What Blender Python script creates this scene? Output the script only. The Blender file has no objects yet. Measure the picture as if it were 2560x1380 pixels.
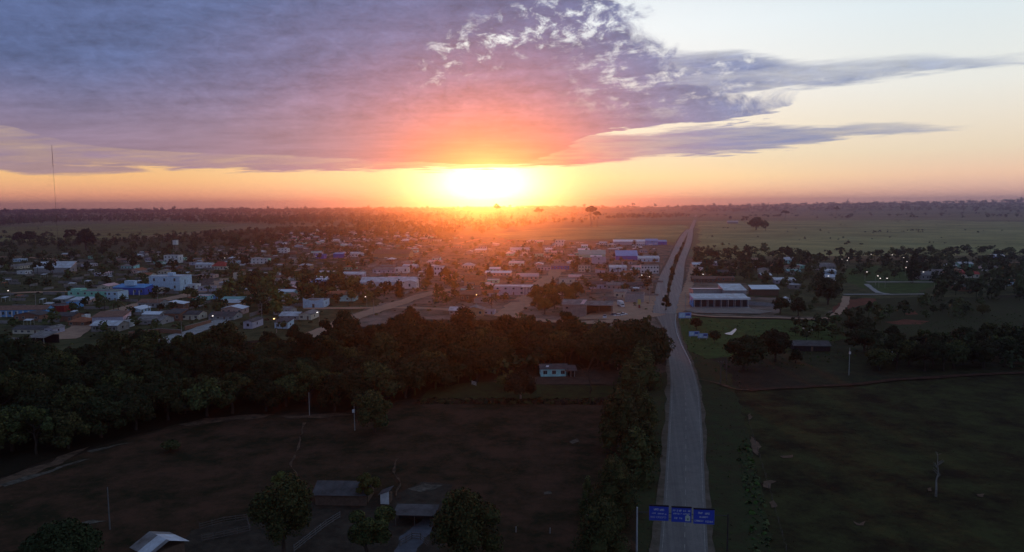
import bpy, bmesh, math, random
import numpy as np
from mathutils import Vector, Matrix, noise as mnoise

R = math.radians
random.seed(11)
scene = bpy.context.scene
col = scene.collection

# ------------------------------------------------------------------ camera
CAM_H = 60.0
HFOV = R(70.0)
PITCH = R(5.45)
ROLL = R(0.35)
F = 1280.0 / math.tan(HFOV / 2)
cam_d = bpy.data.cameras.new('camera')
cam_d.sensor_width = 36.0
cam_d.angle = HFOV
cam_d.clip_start = 1.0
cam_d.clip_end = 120000.0
cam = bpy.data.objects.new('camera', cam_d)
col.objects.link(cam)
CM = Matrix.Rotation(math.pi / 2 - PITCH, 4, 'X') @ Matrix.Rotation(-ROLL, 4, 'Z')
CM.translation = Vector((0, 0, CAM_H))
cam.matrix_world = CM
scene.camera = cam
CR = CM.to_3x3()

def ray(px, py):
    return (CR @ Vector(((px - 1280.0) / F, -(py - 690.0) / F, -1.0))).normalized()

def P(px, py, z=0.0):
    """the point of the level z that stands at this place of the photograph"""
    d = ray(px, py)
    t = (z - CAM_H) / d.z
    return Vector((d.x * t, d.y * t, z))

def azel(px, py):
    d = ray(px, py)
    return math.degrees(math.atan2(d.x, d.y)), math.degrees(math.asin(d.z))

# ------------------------------------------------------------------ view
scene.view_settings.view_transform = 'Standard'
scene.view_settings.look = 'None'
scene.view_settings.exposure = 0.0
scene.view_settings.gamma = 1.0
scene.view_settings.use_curve_mapping = False
scene.cycles.use_denoising = True
scene.cycles.max_bounces = 5
scene.cycles.diffuse_bounces = 2
scene.cycles.glossy_bounces = 2
scene.cycles.transparent_max_bounces = 12
scene.cycles.volume_bounces = 0
scene.render.engine = 'CYCLES'

# ------------------------------------------------------------------ world
def lin(c):
    c = c / 255.0
    return c / 12.92 if c <= 0.04045 else ((c + 0.055) / 1.055) ** 2.4

def L(*rgb):
    return (lin(rgb[0]), lin(rgb[1]), lin(rgb[2]), 1.0)

world = bpy.data.worlds.new('World')
scene.world = world
world.use_nodes = True
WT = world.node_tree
WT.nodes.clear()

class S:
    """a scalar in a node tree, written as arithmetic"""
    tree = WT
    def __init__(self, sock): self.s = sock
    @staticmethod
    def op(kind, *args, clamp=False):
        n = S.tree.nodes.new('ShaderNodeMath'); n.operation = kind; n.use_clamp = clamp
        for i, a in enumerate(args):
            if isinstance(a, S): S.tree.links.new(a.s, n.inputs[i])
            else: n.inputs[i].default_value = float(a)
        return S(n.outputs[0])
    def __add__(a, b): return S.op('ADD', a, b)
    __radd__ = __add__
    def __sub__(a, b): return S.op('SUBTRACT', a, b)
    def __rsub__(a, b): return S.op('SUBTRACT', b, a)
    def __mul__(a, b): return S.op('MULTIPLY', a, b)
    __rmul__ = __mul__
    def __truediv__(a, b): return S.op('DIVIDE', a, b)
    def __rtruediv__(a, b): return S.op('DIVIDE', b, a)

def ss(x, lo, hi):
    n = S.tree.nodes.new('ShaderNodeMapRange'); n.interpolation_type = 'SMOOTHSTEP'
    S.tree.links.new(x.s, n.inputs[0])
    n.inputs[1].default_value = lo; n.inputs[2].default_value = hi
    n.inputs[3].default_value = 0; n.inputs[4].default_value = 1
    return S(n.outputs[0])

def comb(x, y, z=0.0):
    n = S.tree.nodes.new('ShaderNodeCombineXYZ')
    for i, a in enumerate((x, y, z)):
        if isinstance(a, S): S.tree.links.new(a.s, n.inputs[i])
        else: n.inputs[i].default_value = a
    return n.outputs[0]

def noise(vec, scale, detail=4, rough=0.55, dist=0.0):
    n = S.tree.nodes.new('ShaderNodeTexNoise')
    n.inputs['Scale'].default_value = scale; n.inputs['Detail'].default_value = detail
    n.inputs['Roughness'].default_value = rough; n.inputs['Distortion'].default_value = dist
    S.tree.links.new(vec, n.inputs['Vector'])
    return S(n.outputs[0])

def ramp(x, stops, interp='LINEAR'):
    n = S.tree.nodes.new('ShaderNodeValToRGB'); n.color_ramp.interpolation = interp
    e = n.color_ramp.elements
    e[0].position, e[0].color = stops[0]
    e[1].position, e[1].color = stops[-1]
    for p, c in stops[1:-1]:
        k = e.new(p); k.color = c
    S.tree.links.new(x.s, n.inputs[0])
    return n.outputs[0]

def mix(f, a, b, kind='MIX', fac=1.0):
    n = S.tree.nodes.new('ShaderNodeMix'); n.data_type = 'RGBA'; n.blend_type = kind
    n.clamp_result = False
    if isinstance(f, S): S.tree.links.new(f.s, n.inputs[0])
    else: n.inputs[0].default_value = f
    for i, c in ((6, a), (7, b)):
        if isinstance(c, tuple): n.inputs[i].default_value = c
        else: S.tree.links.new(c, n.inputs[i])
    return n.outputs[2]

AZ0, AZ1, EL0, EL1 = -42.0, 42.0, -5.0, 30.0
def curve(az, pts, px=True):
    """elevation as a function of azimuth through points of the skyline of a cloud"""
    n = S.tree.nodes.new('ShaderNodeFloatCurve')
    c = n.mapping.curves[0]
    q = sorted([azel(*p) for p in pts]) if px else sorted(pts)
    q = [((a - AZ0) / (AZ1 - AZ0), (min(max(e, EL0), EL1) - EL0) / (EL1 - EL0)) for a, e in q]
    c.points[0].location = q[0]; c.points[1].location = q[-1]
    for p in q[1:-1]: c.points.new(*p)
    for p in c.points: p.handle_type = 'AUTO_CLAMPED'
    n.mapping.extend = 'HORIZONTAL'
    n.mapping.update()
    x = S.op('MULTIPLY', az - AZ0, 1.0 / (AZ1 - AZ0), clamp=True)
    S.tree.links.new(x.s, n.inputs['Value'])
    return S(n.outputs[0]) * (EL1 - EL0) + EL0

tc = WT.nodes.new('ShaderNodeTexCoord')
sp = WT.nodes.new('ShaderNodeSeparateXYZ')
WT.links.new(tc.outputs['Generated'], sp.inputs[0])
dx, dy, dz = S(sp.outputs[0]), S(sp.outputs[1]), S(sp.outputs[2])
DEG = 180 / math.pi
az = S.op('ARCTAN2', dx, dy) * DEG
el = S.op('ARCSINE', dz) * DEG
absaz = S.op('ABSOLUTE', az)

# cloud-layer coordinates: the point where the direction meets a high level sheet
inv = 1.0 / (S.op('MAXIMUM', dz, 0.0) + 0.055)
cx, cy = dx * inv, dy * inv
cv = comb(cx * 0.55 + cy * 0.12, cy)             # drawn out across the view
fine = noise(cv, 4.5, 8, 0.62)
broad = noise(cv, 1.3, 4, 0.5)
streak = noise(comb(az * 0.05 - el * 0.02, el * 0.55 - az * 0.035), 1.7, 7, 0.62)   # long wisps rising to the right
wob = (streak - 0.5) * 1.6 + (fine - 0.5) * 0.9
elw = el + wob

def band(lo, hi, slo, shi, w=elw):
    return ss((w - curve(az, lo)) / slo, 0, 1) * ss((curve(az, hi) - w) / shi, 0, 1)

edge = noise(comb(az * 0.35 + el * 0.2, el * 0.5 - az * 0.12), 1.1, 8, 0.66, 0.5)
deck = ss((elw - wob * (0.5 + 0.3 * ss(az, -12, -26)) + ((streak - 0.5) * 3.4 + (fine - 0.5) * 1.2) * ss(az, 0.5, 8.0) - curve(az, [(-60, 322), (0, 322), (90, 344), (200, 368), (300, 380), (450, 389), (700, 398), (900, 408), (1050, 414), (1200, 420), (1320, 412), (1400, 385), (1500, 340), (1600, 325), (1700, 318), (1850, 305),
             (1950, 280), (2010, 240), (2100, 170)])) / 0.28, 0, 1) * ss((curve(az, [(0, -700), (1430, -700), (1500, -260), (1570, -10), (1640, 85), (1720, 130), (1800, 180), (1880, 232), (1980, 246), (2100, 215)]) - el) / 2.4 + (edge - 0.5) * 3.4, -0.35, 1)
upper = band([(1380, 330), (1600, 300), (1750, 244), (1900, 242), (2050, 228), (2200, 208), (2350, 186), (2480, 170), (2560, 166), (2700, 162)],
             [(1380, 170), (1600, 118), (1750, 122), (1850, 116), (1930, 130), (2000, 148), (2150, 142), (2300, 126), (2400, 126), (2480, 130), (2560, 130), (2700, 132)], 0.5, 0.8)
lower = band([(1230, 430), (1340, 422), (1500, 414), (1650, 398), (1800, 388), (2000, 370), (2150, 345), (2300, 340), (2420, 328), (2560, 318)],
             [(1230, 330), (1340, 335), (1500, 330), (1600, 330), (1700, 316), (1850, 306), (2000, 306), (2150, 304), (2300, 310), (2420, 316), (2560, 330)], 0.35, 0.45)
west = band([(-10, 430), (100, 442), (200, 440), (300, 436), (380, 432), (450, 440)],
            [(-60, 382), (-10, 388), (100, 400), (200, 408), (300, 410), (380, 424), (450, 450)], 0.25, 0.28, el + wob * 0.35)
gap1 = ss((elw - curve(az, [(1280, 356), (1500, 335), (1740, 305), (1950, 290)])) / 0.35, -1.6, 0) * ss((curve(az, [(1280, 350), (1500, 326), (1740, 300), (1950, 262)]) - elw) / 0.35, -1.2, 0.6)

# open rifts at the top of the deck, where the clear sky shines through
rl = curve(az, [(930, 190), (1050, 168), (1200, 115), (1330, 70), (1450, 45), (1570, 10), (1700, -60)])
rift_zone = ss(S.op('ABSOLUTE', el - rl) * -1.0, -3.4, -0.2) * ss(az, -9.0, -4.5) * ss(15.0 - az, 0, 7.0)
puff = noise(comb(az * 0.16 + el * 0.10, el * 0.26 - az * 0.07), 3.3, 10, 0.68, 0.35)
rift = ss(puff + rift_zone * 0.10 + ss(az, 1.0, 9.0) * rift_zone * 0.05, 0.57, 0.75) * rift_zone
rift2 = ss(streak * 0.45 + puff * 0.55, 0.50, 0.62) * ss(az, 2.0, 9.0) * ss(31.0 - az, 0, 12.0) * ss(el, 5.5, 10.0) * 0.75
thin = 0.86 + (streak - 0.5) * 1.1 + (fine - 0.5) * 0.7 - ss(az, 14.0, 34.0) * 0.30
mask = S.op('MAXIMUM', S.op('MAXIMUM', deck, upper * thin), S.op('MAXIMUM', lower * thin, west * 0.85), clamp=True)
mask = mask * (1.0 - rift) * (1.0 - rift2)
# round the rest of the sky the same sheet goes on, broken towards the clear side
around = ss(absaz, 44, 85) * ss(el, 4, 16) * ss(broad, 0.25, 0.55)
over = ss(el, 20, 45) * 0.95
mask = S.op('MAXIMUM', mask, S.op('MAXIMUM', around * 0.85, over), clamp=True)

# the colours
SAZ, SEL = azel(1214, 470)
daz = S.op('WRAP', az - SAZ, 180.0, -180.0)
de = el - SEL
D = S.op('SQRT', daz * daz + de * de)
Dc = S.op('SQRT', daz * daz * 0.28 + de * de)
cloud = ramp(Dc / 60.0, [
    (0.0, L(255, 215, 90)), (1.4 / 60, L(246, 178, 92)), (2.4 / 60, L(234, 142, 104)), (4.0 / 60, L(216, 132, 126)),
    (6.0 / 60, L(198, 136, 148)), (8.4 / 60, L(160, 130, 158)), (11.5 / 60, L(122, 120, 158)), (16.0 / 60, L(94, 112, 158)),
    (24.0 / 60, L(86, 104, 150)), (60.0 / 60, L(98, 120, 158))])
# thin towards the right, where the blue of the clear sky comes through
cloud = mix(ss(az, 2, 18) * 0.62, cloud, L(140, 158, 196))
side = ss(az, -4, -16)
cloud = mix(side * ss(el, 10.5, 2.5) * 0.75, cloud, L(176, 146, 160))
ripple = noise(comb(az * 0.9 + el * 0.8, el * 2.1 - az * 0.35), 1.3, 6, 0.6, 0.8)
mott = noise(comb(az * 0.30 + el * 0.15, el * 0.62 - az * 0.06), 1.6, 9, 0.68, 0.6)
light = 0.92 + (broad - 0.5) * 0.40 + (fine - 0.5) * 0.40 + (streak - 0.5) * 0.50 + (mott - 0.5) * 0.85 * ss(el, 3.0, 9.0) + (ripple - 0.5) * 0.42 * ss(el, 3.5, 8.0)
cl = S.tree.nodes.new('ShaderNodeVectorMath'); cl.operation = 'SCALE'
WT.links.new(cloud, cl.inputs[0]); WT.links.new(light.s, cl.inputs['Scale'])
cloud = cl.outputs[0]

e45 = S.op('MULTIPLY', el, 1 / 45.0, clamp=True)
mid = ramp(e45, [(0.0, L(232, 158, 132)), (.9 / 45, L(250, 192, 146)), (2.1 / 45, L(253, 222, 165)), (3.7 / 45, L(253, 235, 196)),
                 (8.5 / 45, L(250, 246, 238)), (13 / 45, L(242, 249, 251)), (25 / 45, L(180, 205, 228)), (1, L(96, 124, 170))])
right = ramp(e45, [(0.0, L(205, 158, 148)), (.9 / 45, L(218, 172, 152)), (2.0 / 45, L(238, 197, 165)), (3.7 / 45, L(243, 224, 195)),
                   (8 / 45, L(238, 238, 230)), (13 / 45, L(224, 236, 240)), (25 / 45, L(165, 190, 215)), (1, L(90, 118, 165))])
left = ramp(e45, [(0.0, L(198, 143, 130)), (.9 / 45, L(232, 160, 124)), (2.0 / 45, L(246, 190, 130)), (3.7 / 45, L(252, 214, 150)),
                  (8 / 45, L(235, 215, 190)), (13 / 45, L(190, 195, 205)), (25 / 45, L(120, 140, 180)), (1, L(84, 108, 155))])
clear = mix(ss(az, 10, 34), mid, right)
clear = mix(ss(az, -5, -28), clear, left)
away = ramp(e45, [(0, L(126, 134, 164)), (0.15, L(152, 154, 180)), (0.4, L(138, 162, 200)), (1, L(98, 124, 168))])
boost = S.tree.nodes.new('ShaderNodeVectorMath'); boost.operation = 'SCALE'
WT.links.new(clear, boost.inputs[0]); WT.links.new((1.0 + ss(el, 4.0, 0.0) * 0.42).s, boost.inputs['Scale'])
clear = mix(ss(absaz, 55, 130), boost.outputs[0], away)

Dg = S.op('SQRT', daz * daz * 0.42 + de * de)
halo = S.op('EXPONENT', Dg * Dg * -0.055)
core = S.op('EXPONENT', (daz * daz * 0.30 + de * de) * -0.20)
clear = mix(halo, clear, L(255, 250, 140))
glow = mix(core, (0, 0, 0, 1), (2.2, 2.0, 1.5, 1))
sky = mix(mask, clear, cloud)
sky = mix(1.0 - mask * 0.93, sky, mix(1.0, sky, glow, 'ADD'))

nish = WT.nodes.new('ShaderNodeTexSky'); nish.sky_type = 'NISHITA'; nish.sun_disc = False
nish.sun_elevation = R(max(SEL, 1.0)); nish.sun_rotation = R(SAZ); nish.air_density = 1.0; nish.dust_density = 2.0
bg1 = WT.nodes.new('ShaderNodeBackground'); WT.links.new(sky, bg1.inputs[0]); bg1.inputs[1].default_value = 1.0
bg2 = WT.nodes.new('ShaderNodeBackground'); WT.links.new(nish.outputs[0], bg2.inputs[0]); bg2.inputs[1].default_value = 0.01
ad = WT.nodes.new('ShaderNodeAddShader'); WT.links.new(bg1.outputs[0], ad.inputs[0]); WT.links.new(bg2.outputs[0], ad.inputs[1])
wo = WT.nodes.new('ShaderNodeOutputWorld'); WT.links.new(ad.outputs[0], wo.inputs[0])
world.cycles.sampling_method = 'MANUAL'
world.cycles.sample_map_resolution = 1024

# ------------------------------------------------------------------ sun
sun_d = bpy.data.lights.new('sun', 'SUN')
sun_d.energy = 3.3
sun_d.color = (1.0, 0.165, 0.015)
sun_d.angle = R(0.6)
sun = bpy.data.objects.new('sun', sun_d)
col.objects.link(sun)
sd = Vector((math.sin(R(SAZ)) * math.cos(R(SEL)), math.cos(R(SAZ)) * math.cos(R(SEL)), math.sin(R(SEL))))
sun.rotation_euler = sd.to_track_quat('Z', 'Y').to_euler()
# ------------------------------------------------------------------ materials
MATS = {}
def mat(name, rgb, rough=0.85, spec=0.25, vary=0.25, scale=0.6, metal=0.0, tint=None, bump=0.0, bscale=3.0, emit=None, obj_random=0.0, waves=None):
    """a procedural material: a base colour broken by two noises (dirt and wear), fine relief from a third"""
    key = name
    if key in MATS: return MATS[key]
    m = bpy.data.materials.new(name); m.use_nodes = True
    t = m.node_tree; b = t.nodes['Principled BSDF']
    b.inputs['Roughness'].default_value = rough
    b.inputs['Specular IOR Level'].default_value = spec
    b.inputs['Metallic'].default_value = metal
    geo = t.nodes.new('ShaderNodeTexCoord')
    n1 = t.nodes.new('ShaderNodeTexNoise'); n1.inputs['Scale'].default_value = scale; n1.inputs['Detail'].default_value = 12 if scale < .13 else 6; n1.inputs['Roughness'].default_value = 0.76 if scale < .13 else 0.65
    t.links.new(geo.outputs['Object'], n1.inputs['Vector'])
    rp = t.nodes.new('ShaderNodeValToRGB')
    c = np.array(rgb[:3]); d = np.array(tint[:3]) if tint else c * (1 - vary)
    e = rp.color_ramp.elements
    e[0].position = 0.30; e[0].color = (*d, 1)
    e[1].position = 0.68; e[1].color = (*np.minimum(c * (1 + vary * 0.5), 0.95), 1)
    t.links.new(n1.outputs[0], rp.inputs[0])
    if scale < .13: e[0].position = 0.41; e[1].position = 0.59
    out = rp.outputs[0]
    if obj_random:
        oi = t.nodes.new('ShaderNodeObjectInfo')
        hs = t.nodes.new('ShaderNodeHueSaturation')
        mr = t.nodes.new('ShaderNodeMapRange'); mr.inputs[3].default_value = 1 - obj_random; mr.inputs[4].default_value = 1 + obj_random
        t.links.new(oi.outputs['Random'], mr.inputs[0]); t.links.new(mr.outputs[0], hs.inputs['Value'])
        mr2 = t.nodes.new('ShaderNodeMapRange'); mr2.inputs[3].default_value = 0.47; mr2.inputs[4].default_value = 0.53
        t.links.new(oi.outputs['Random'], mr2.inputs[0]); t.links.new(mr2.outputs[0], hs.inputs['Hue'])
        t.links.new(out, hs.inputs['Color']); out = hs.outputs[0]
    t.links.new(out, b.inputs['Base Color'])
    if bump or waves:
        bp = t.nodes.new('ShaderNodeBump'); bp.inputs['Strength'].default_value = 0.6; bp.inputs['Distance'].default_value = bump or 0.05
        if waves:
            w = t.nodes.new('ShaderNodeTexWave'); w.wave_type = 'BANDS'; w.bands_direction = waves; w.inputs['Scale'].default_value = 1.6
            t.links.new(geo.outputs['Object'], w.inputs['Vector']); t.links.new(w.outputs[0], bp.inputs['Height'])
        else:
            n2 = t.nodes.new('ShaderNodeTexNoise'); n2.inputs['Scale'].default_value = bscale; n2.inputs['Detail'].default_value = 5
            t.links.new(geo.outputs['Object'], n2.inputs['Vector']); t.links.new(n2.outputs[0], bp.inputs['Height'])
        t.links.new(bp.outputs[0], b.inputs['Normal'])
    if emit:
        b.inputs['Emission Color'].default_value = (*emit[0], 1); b.inputs['Emission Strength'].default_value = emit[1]
    MATS[key] = m
    return m

def tag(o, label=None, cat=None, group=None, kind=None):
    if label: o['label'] = label
    if cat: o['category'] = cat
    if group: o['group'] = group
    if kind: o['kind'] = kind
    return o

def empty(name, loc=(0, 0, 0), rz=0.0, label=None, cat=None, group=None):
    o = bpy.data.objects.new(name, None); col.objects.link(o)
    o.location = loc; o.rotation_euler = (0, 0, rz); o.empty_display_size = 0.5
    return tag(o, label, cat, group)

class MB:
    """collects polygons and links them as one mesh object"""
    def __init__(self): self.v, self.f = [], []
    def poly(self, pts):
        b = len(self.v); self.v += [tuple(p) for p in pts]; self.f.append(tuple(range(b, b + len(pts)))); return self
    def hull(self, lo, hi):
        """a prism between two equal rings of points (lower ring counter-clockwise from above)"""
        b = len(self.v); n = len(lo); self.v += [tuple(p) for p in lo] + [tuple(p) for p in hi]
        self.f.append(tuple(b + i for i in reversed(range(n)))); self.f.append(tuple(b + n + i for i in range(n)))
        for i in range(n):
            j = (i + 1) % n; self.f.append((b + i, b + j, b + n + j, b + n + i))
        return self
    def box(self, x0, x1, y0, y1, z0, z1):
        return self.hull([(x0, y0, z0), (x1, y0, z0), (x1, y1, z0), (x0, y1, z0)], [(x0, y0, z1), (x1, y0, z1), (x1, y1, z1), (x0, y1, z1)])
    def tube(self, a, b, ra, rb=None, n=8):
        a, b = Vector(a), Vector(b); rb = ra if rb is None else rb
        d = (b - a).normalized(); u = d.orthogonal().normalized(); w = d.cross(u)
        ring = lambda c, r: [c + (u * math.cos(k * 2 * math.pi / n) + w * math.sin(k * 2 * math.pi / n)) * r for k in range(n)]
        return self.hull(ring(a, ra), ring(b, rb))
    def quadbar(self, a, b, w, h):
        a, b = Vector(a), Vector(b); d = (b - a).normalized(); s = Vector((-d.y, d.x, 0)).normalized() * w / 2; u = Vector((0, 0, h))
        return self.hull([a - s, b - s, b + s, a + s], [a - s + u, b - s + u, b + s + u, a + s + u])
    def mesh(self, name, m, smooth=False):
        me = bpy.data.meshes.new(name); me.from_pydata(self.v, [], self.f)
        me.materials.append(m)
        if smooth: me.polygons.foreach_set('use_smooth', [True] * len(me.polygons))
        return me
    def build(self, name, m, parent=None, smooth=False, loc=None):
        o = bpy.data.objects.new(name, self.mesh(name, m, smooth)); col.objects.link(o)
        if parent: o.parent = parent
        if loc: o.location = loc
        return o

def children(o): return [c for c in ALLCH.get(o.name, [])]
def copy_tree(o, parent=None):
    c = o.copy(); col.objects.link(c)
    if parent: c.parent = parent
    for ch in list(o.children): copy_tree(ch, c)
    return c

def photo(p):
    """where a point of the scene lands in the photograph"""
    q = CM.inverted() @ Vector(p)
    return 1280 + F * q.x / -q.z, 690 - F * q.y / -q.z, -q.z

# ------------------------------------------------------------------ terrain
def smooth01(x): x = min(max(x, 0.0), 1.0); return x * x * (3 - 2 * x)
def terrain(x, y):
    r = math.hypot(x, y)
    if r < 2600: return 0.0
    a = math.degrees(math.atan2(x, y))
    hi = 34 + 30 * smooth01((a - 12) / 14) + 3 * smooth01((-a - 18) / 14)
    h = hi * smooth01((r - 3800 - 600 * smooth01((a) / 20)) / 4400)
    h += 9 * smooth01((r - 2800) / 2500) * mnoise.noise(Vector((x / 700, y / 1100, 3))) * (1.2 if a < 10 else 1.6)
    return max(h, -6 * smooth01((r - 2600) / 800)) if h < 0 else h

def build_ground():
    xs = np.array(sorted(set([round(s * v) for s in (-1, 1) for v in list(range(0, 3000, 300)) + list(range(3000, 9301, 175))])))
    ys = np.array([-900, -400, 0, 300, 600, 900, 1200, 1500, 1800, 2100, 2400] + list(range(2600, 9601, 125)))
    v = [(float(x), float(y), terrain(x, y)) for y in ys for x in xs]
    n = len(xs)
    f = [(j * n + i, j * n + i + 1, (j + 1) * n + i + 1, (j + 1) * n + i) for j in range(len(ys) - 1) for i in range(n - 1)]
    me = bpy.data.meshes.new('ground'); me.from_pydata(v, [], f)
    me.polygons.foreach_set('use_smooth', [True] * len(me.polygons))
    o = bpy.data.objects.new('ground', me); col.objects.link(o); o['kind'] = 'structure'
    m = bpy.data.materials.new('earth_and_grass'); m.use_nodes = True; t = m.node_tree; b = t.nodes['Principled BSDF']
    b.inputs['Roughness'].default_value = 1.0; b.inputs['Specular IOR Level'].default_value = 0.05
    S.tree = t
    tcn = t.nodes.new('ShaderNodeTexCoord'); vec = tcn.outputs['Object']
    n1 = noise(vec, 0.011, 8, 0.62, 0.4); n2 = noise(vec, 0.16, 8, 0.7); n3 = noise(vec, 0.0016, 5, 0.55); n4 = noise(vec, 0.9, 4, 0.6)
    earth = mix(ss(n2, 0.35, 0.65), (0.030, 0.021, 0.014, 1), (0.046, 0.029, 0.018, 1))
    grass = mix(ss(n2, 0.35, 0.68), (0.020, 0.023, 0.010, 1), (0.042, 0.044, 0.018, 1))
    c = mix(ss(n1, 0.42, 0.62), earth, grass)
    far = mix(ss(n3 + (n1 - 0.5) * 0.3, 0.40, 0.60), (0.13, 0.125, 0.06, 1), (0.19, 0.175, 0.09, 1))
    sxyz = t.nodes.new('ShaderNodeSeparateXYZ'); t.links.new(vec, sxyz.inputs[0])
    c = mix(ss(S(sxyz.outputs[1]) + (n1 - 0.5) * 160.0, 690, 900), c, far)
    c = mix(1.0, c, mix(ss(n4, 0.2, 0.8), (0.8, 0.8, 0.8, 1), (1.15, 1.15, 1.15, 1)), 'MULTIPLY')
    t.links.new(c, b.inputs['Base Color'])
    bp = t.nodes.new('ShaderNodeBump'); bp.inputs['Distance'].default_value = 0.5; bp.inputs['Strength'].default_value = 0.8
    t.links.new((n2 + n4 * 0.4).s, bp.inputs['Height']); t.links.new(bp.outputs[0], b.inputs['Normal'])
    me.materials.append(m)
    S.tree = WT

LAYER = [0.03]
def smooth_line(pts, n=6):
    out = []
    for i in range(len(pts) - 1):
        p0 = Vector(pts[max(i - 1, 0)]); p1 = Vector(pts[i]); p2 = Vector(pts[i + 1]); p3 = Vector(pts[min(i + 2, len(pts) - 1)])
        for k in range(n):
            s = k / n
            out.append(0.5 * ((2 * p1) + (-p0 + p2) * s + (2 * p0 - 5 * p1 + 4 * p2 - p3) * s * s + (-p0 + 3 * p1 - 3 * p2 + p3) * s ** 3))
    out.append(Vector(pts[-1])); return out

def surface(name, px_pts, m, jag=0.6, world_pts=None, step=None):
    """a sheet on the ground with an uneven edge, through places given in the photograph"""
    pts = [P(*p) for p in px_pts] if world_pts is None else [Vector((p[0], p[1], 0)) for p in world_pts]
    out = []
    for i, a in enumerate(pts):
        b = pts[(i + 1) % len(pts)]; L_ = (b - a).length; st = step or max(jag * 2.2, L_ / 60)
        k = max(1, int(L_ / st))
        for q in range(k):
            p = a.lerp(b, q / k)
            nx = mnoise.noise(Vector((p.x / (jag * 6 + 1), p.y / (jag * 6 + 1), 1.3))); ny = mnoise.noise(Vector((p.x / (jag * 6 + 1), p.y / (jag * 6 + 1), 7.7)))
            fx = random.uniform(-.35, .35)
            out.append(Vector((p.x + (nx * 2 + fx) * jag, p.y + (ny * 2 + fx) * jag, 0)))
    bm = bmesh.new(); z = LAYER[0]; LAYER[0] += 0.006
    vs = [bm.verts.new((p.x, p.y, z)) for p in out]
    f = bm.faces.new(vs); bmesh.ops.triangulate(bm, faces=[f]); 
    bmesh.ops.recalc_face_normals(bm, faces=bm.faces)
    for f in bm.faces:
        if f.normal.z < 0: f.normal_flip()
    me = bpy.data.meshes.new(name); bm.to_mesh(me); bm.free(); me.materials.append(m)
    o = bpy.data.objects.new(name, me); col.objects.link(o); o['kind'] = 'structure'
    return o

def strip(name, pairs, m, z=None, n=5, jag=0.0, pxpairs=True):
    """a road as a ribbon between a left and a right edge"""
    l = smooth_line([P(a, y) for a, b, y in pairs] if pxpairs else [p[0] for p in pairs], n)
    r = smooth_line([P(b, y) for a, b, y in pairs] if pxpairs else [p[1] for p in pairs], n)
    if z is None: z = LAYER[0]; LAYER[0] += 0.006
    v, f = [], []
    for i, (a, b) in enumerate(zip(l, r)):
        ja = mnoise.noise(Vector((a.x / 4, a.y / 4, 2))) * jag * 2; jb = mnoise.noise(Vector((b.x / 4, b.y / 4, 9))) * jag * 2
        v += [(a.x - ja, a.y, z), ((a.x + b.x) / 2, (a.y + b.y) / 2, z), (b.x + jb, b.y, z)]
        if i: k = 3 * i; f += [(k - 3, k - 2, k + 1, k), (k - 2, k - 1, k + 2, k + 1)]
    me = bpy.data.meshes.new(name); me.from_pydata(v, [], f); me.materials.append(m)
    o = bpy.data.objects.new(name, me); col.objects.link(o); o['kind'] = 'structure'
    return o, l, r

def track(name, px_pts, width, m, jag=0.4):
    pts = smooth_line([P(*p) for p in px_pts], 8); pr = []
    for i, p in enumerate(pts):
        d = (pts[min(i + 1, len(pts) - 1)] - pts[max(i - 1, 0)]); s = Vector((-d.y, d.x, 0)).normalized() * width / 2
        k = 1 + 0.35 * mnoise.noise(Vector((p.x / 9, p.y / 9, 4)))
        pr.append((p + s * k, p - s * k))
    return strip(name, pr, m, n=1, jag=jag, pxpairs=False)

def inside(pt, poly):
    x, y = pt; c = False; j = len(poly) - 1
    for i in range(len(poly)):
        xi, yi = poly[i]; xj, yj = poly[j]
        if (yi > y) != (yj > y) and x < (xj - xi) * (y - yi) / (yj - yi) + xi: c = not c
        j = i
    return c
# ------------------------------------------------------------------ vegetation
FOL = {
 'dark': mat('dark_foliage', (0.033, 0.040, 0.016), 0.9, 0.1, 0.35, 0.35, obj_random=0.3),
 'green': mat('green_foliage', (0.062, 0.072, 0.026), 0.9, 0.1, 0.4, 0.35, obj_random=0.3),
 'olive': mat('olive_foliage', (0.105, 0.100, 0.030), 0.9, 0.1, 0.4, 0.35, obj_random=0.25),
 'lime': mat('lime_foliage', (0.050, 0.080, 0.018), 0.9, 0.1, 0.4, 0.5, obj_random=0.2),
 'brown': mat('dry_foliage', (0.050, 0.036, 0.018), 0.95, 0.1, 0.4, 0.5, obj_random=0.2),
}
BARK = mat('bark', (0.055, 0.042, 0.032), 0.95, 0.1, 0.4, 2.0, bump=0.03)
PALEBARK = mat('pale_bark', (0.22, 0.20, 0.17), 0.9, 0.1, 0.35, 2.0)

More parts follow.
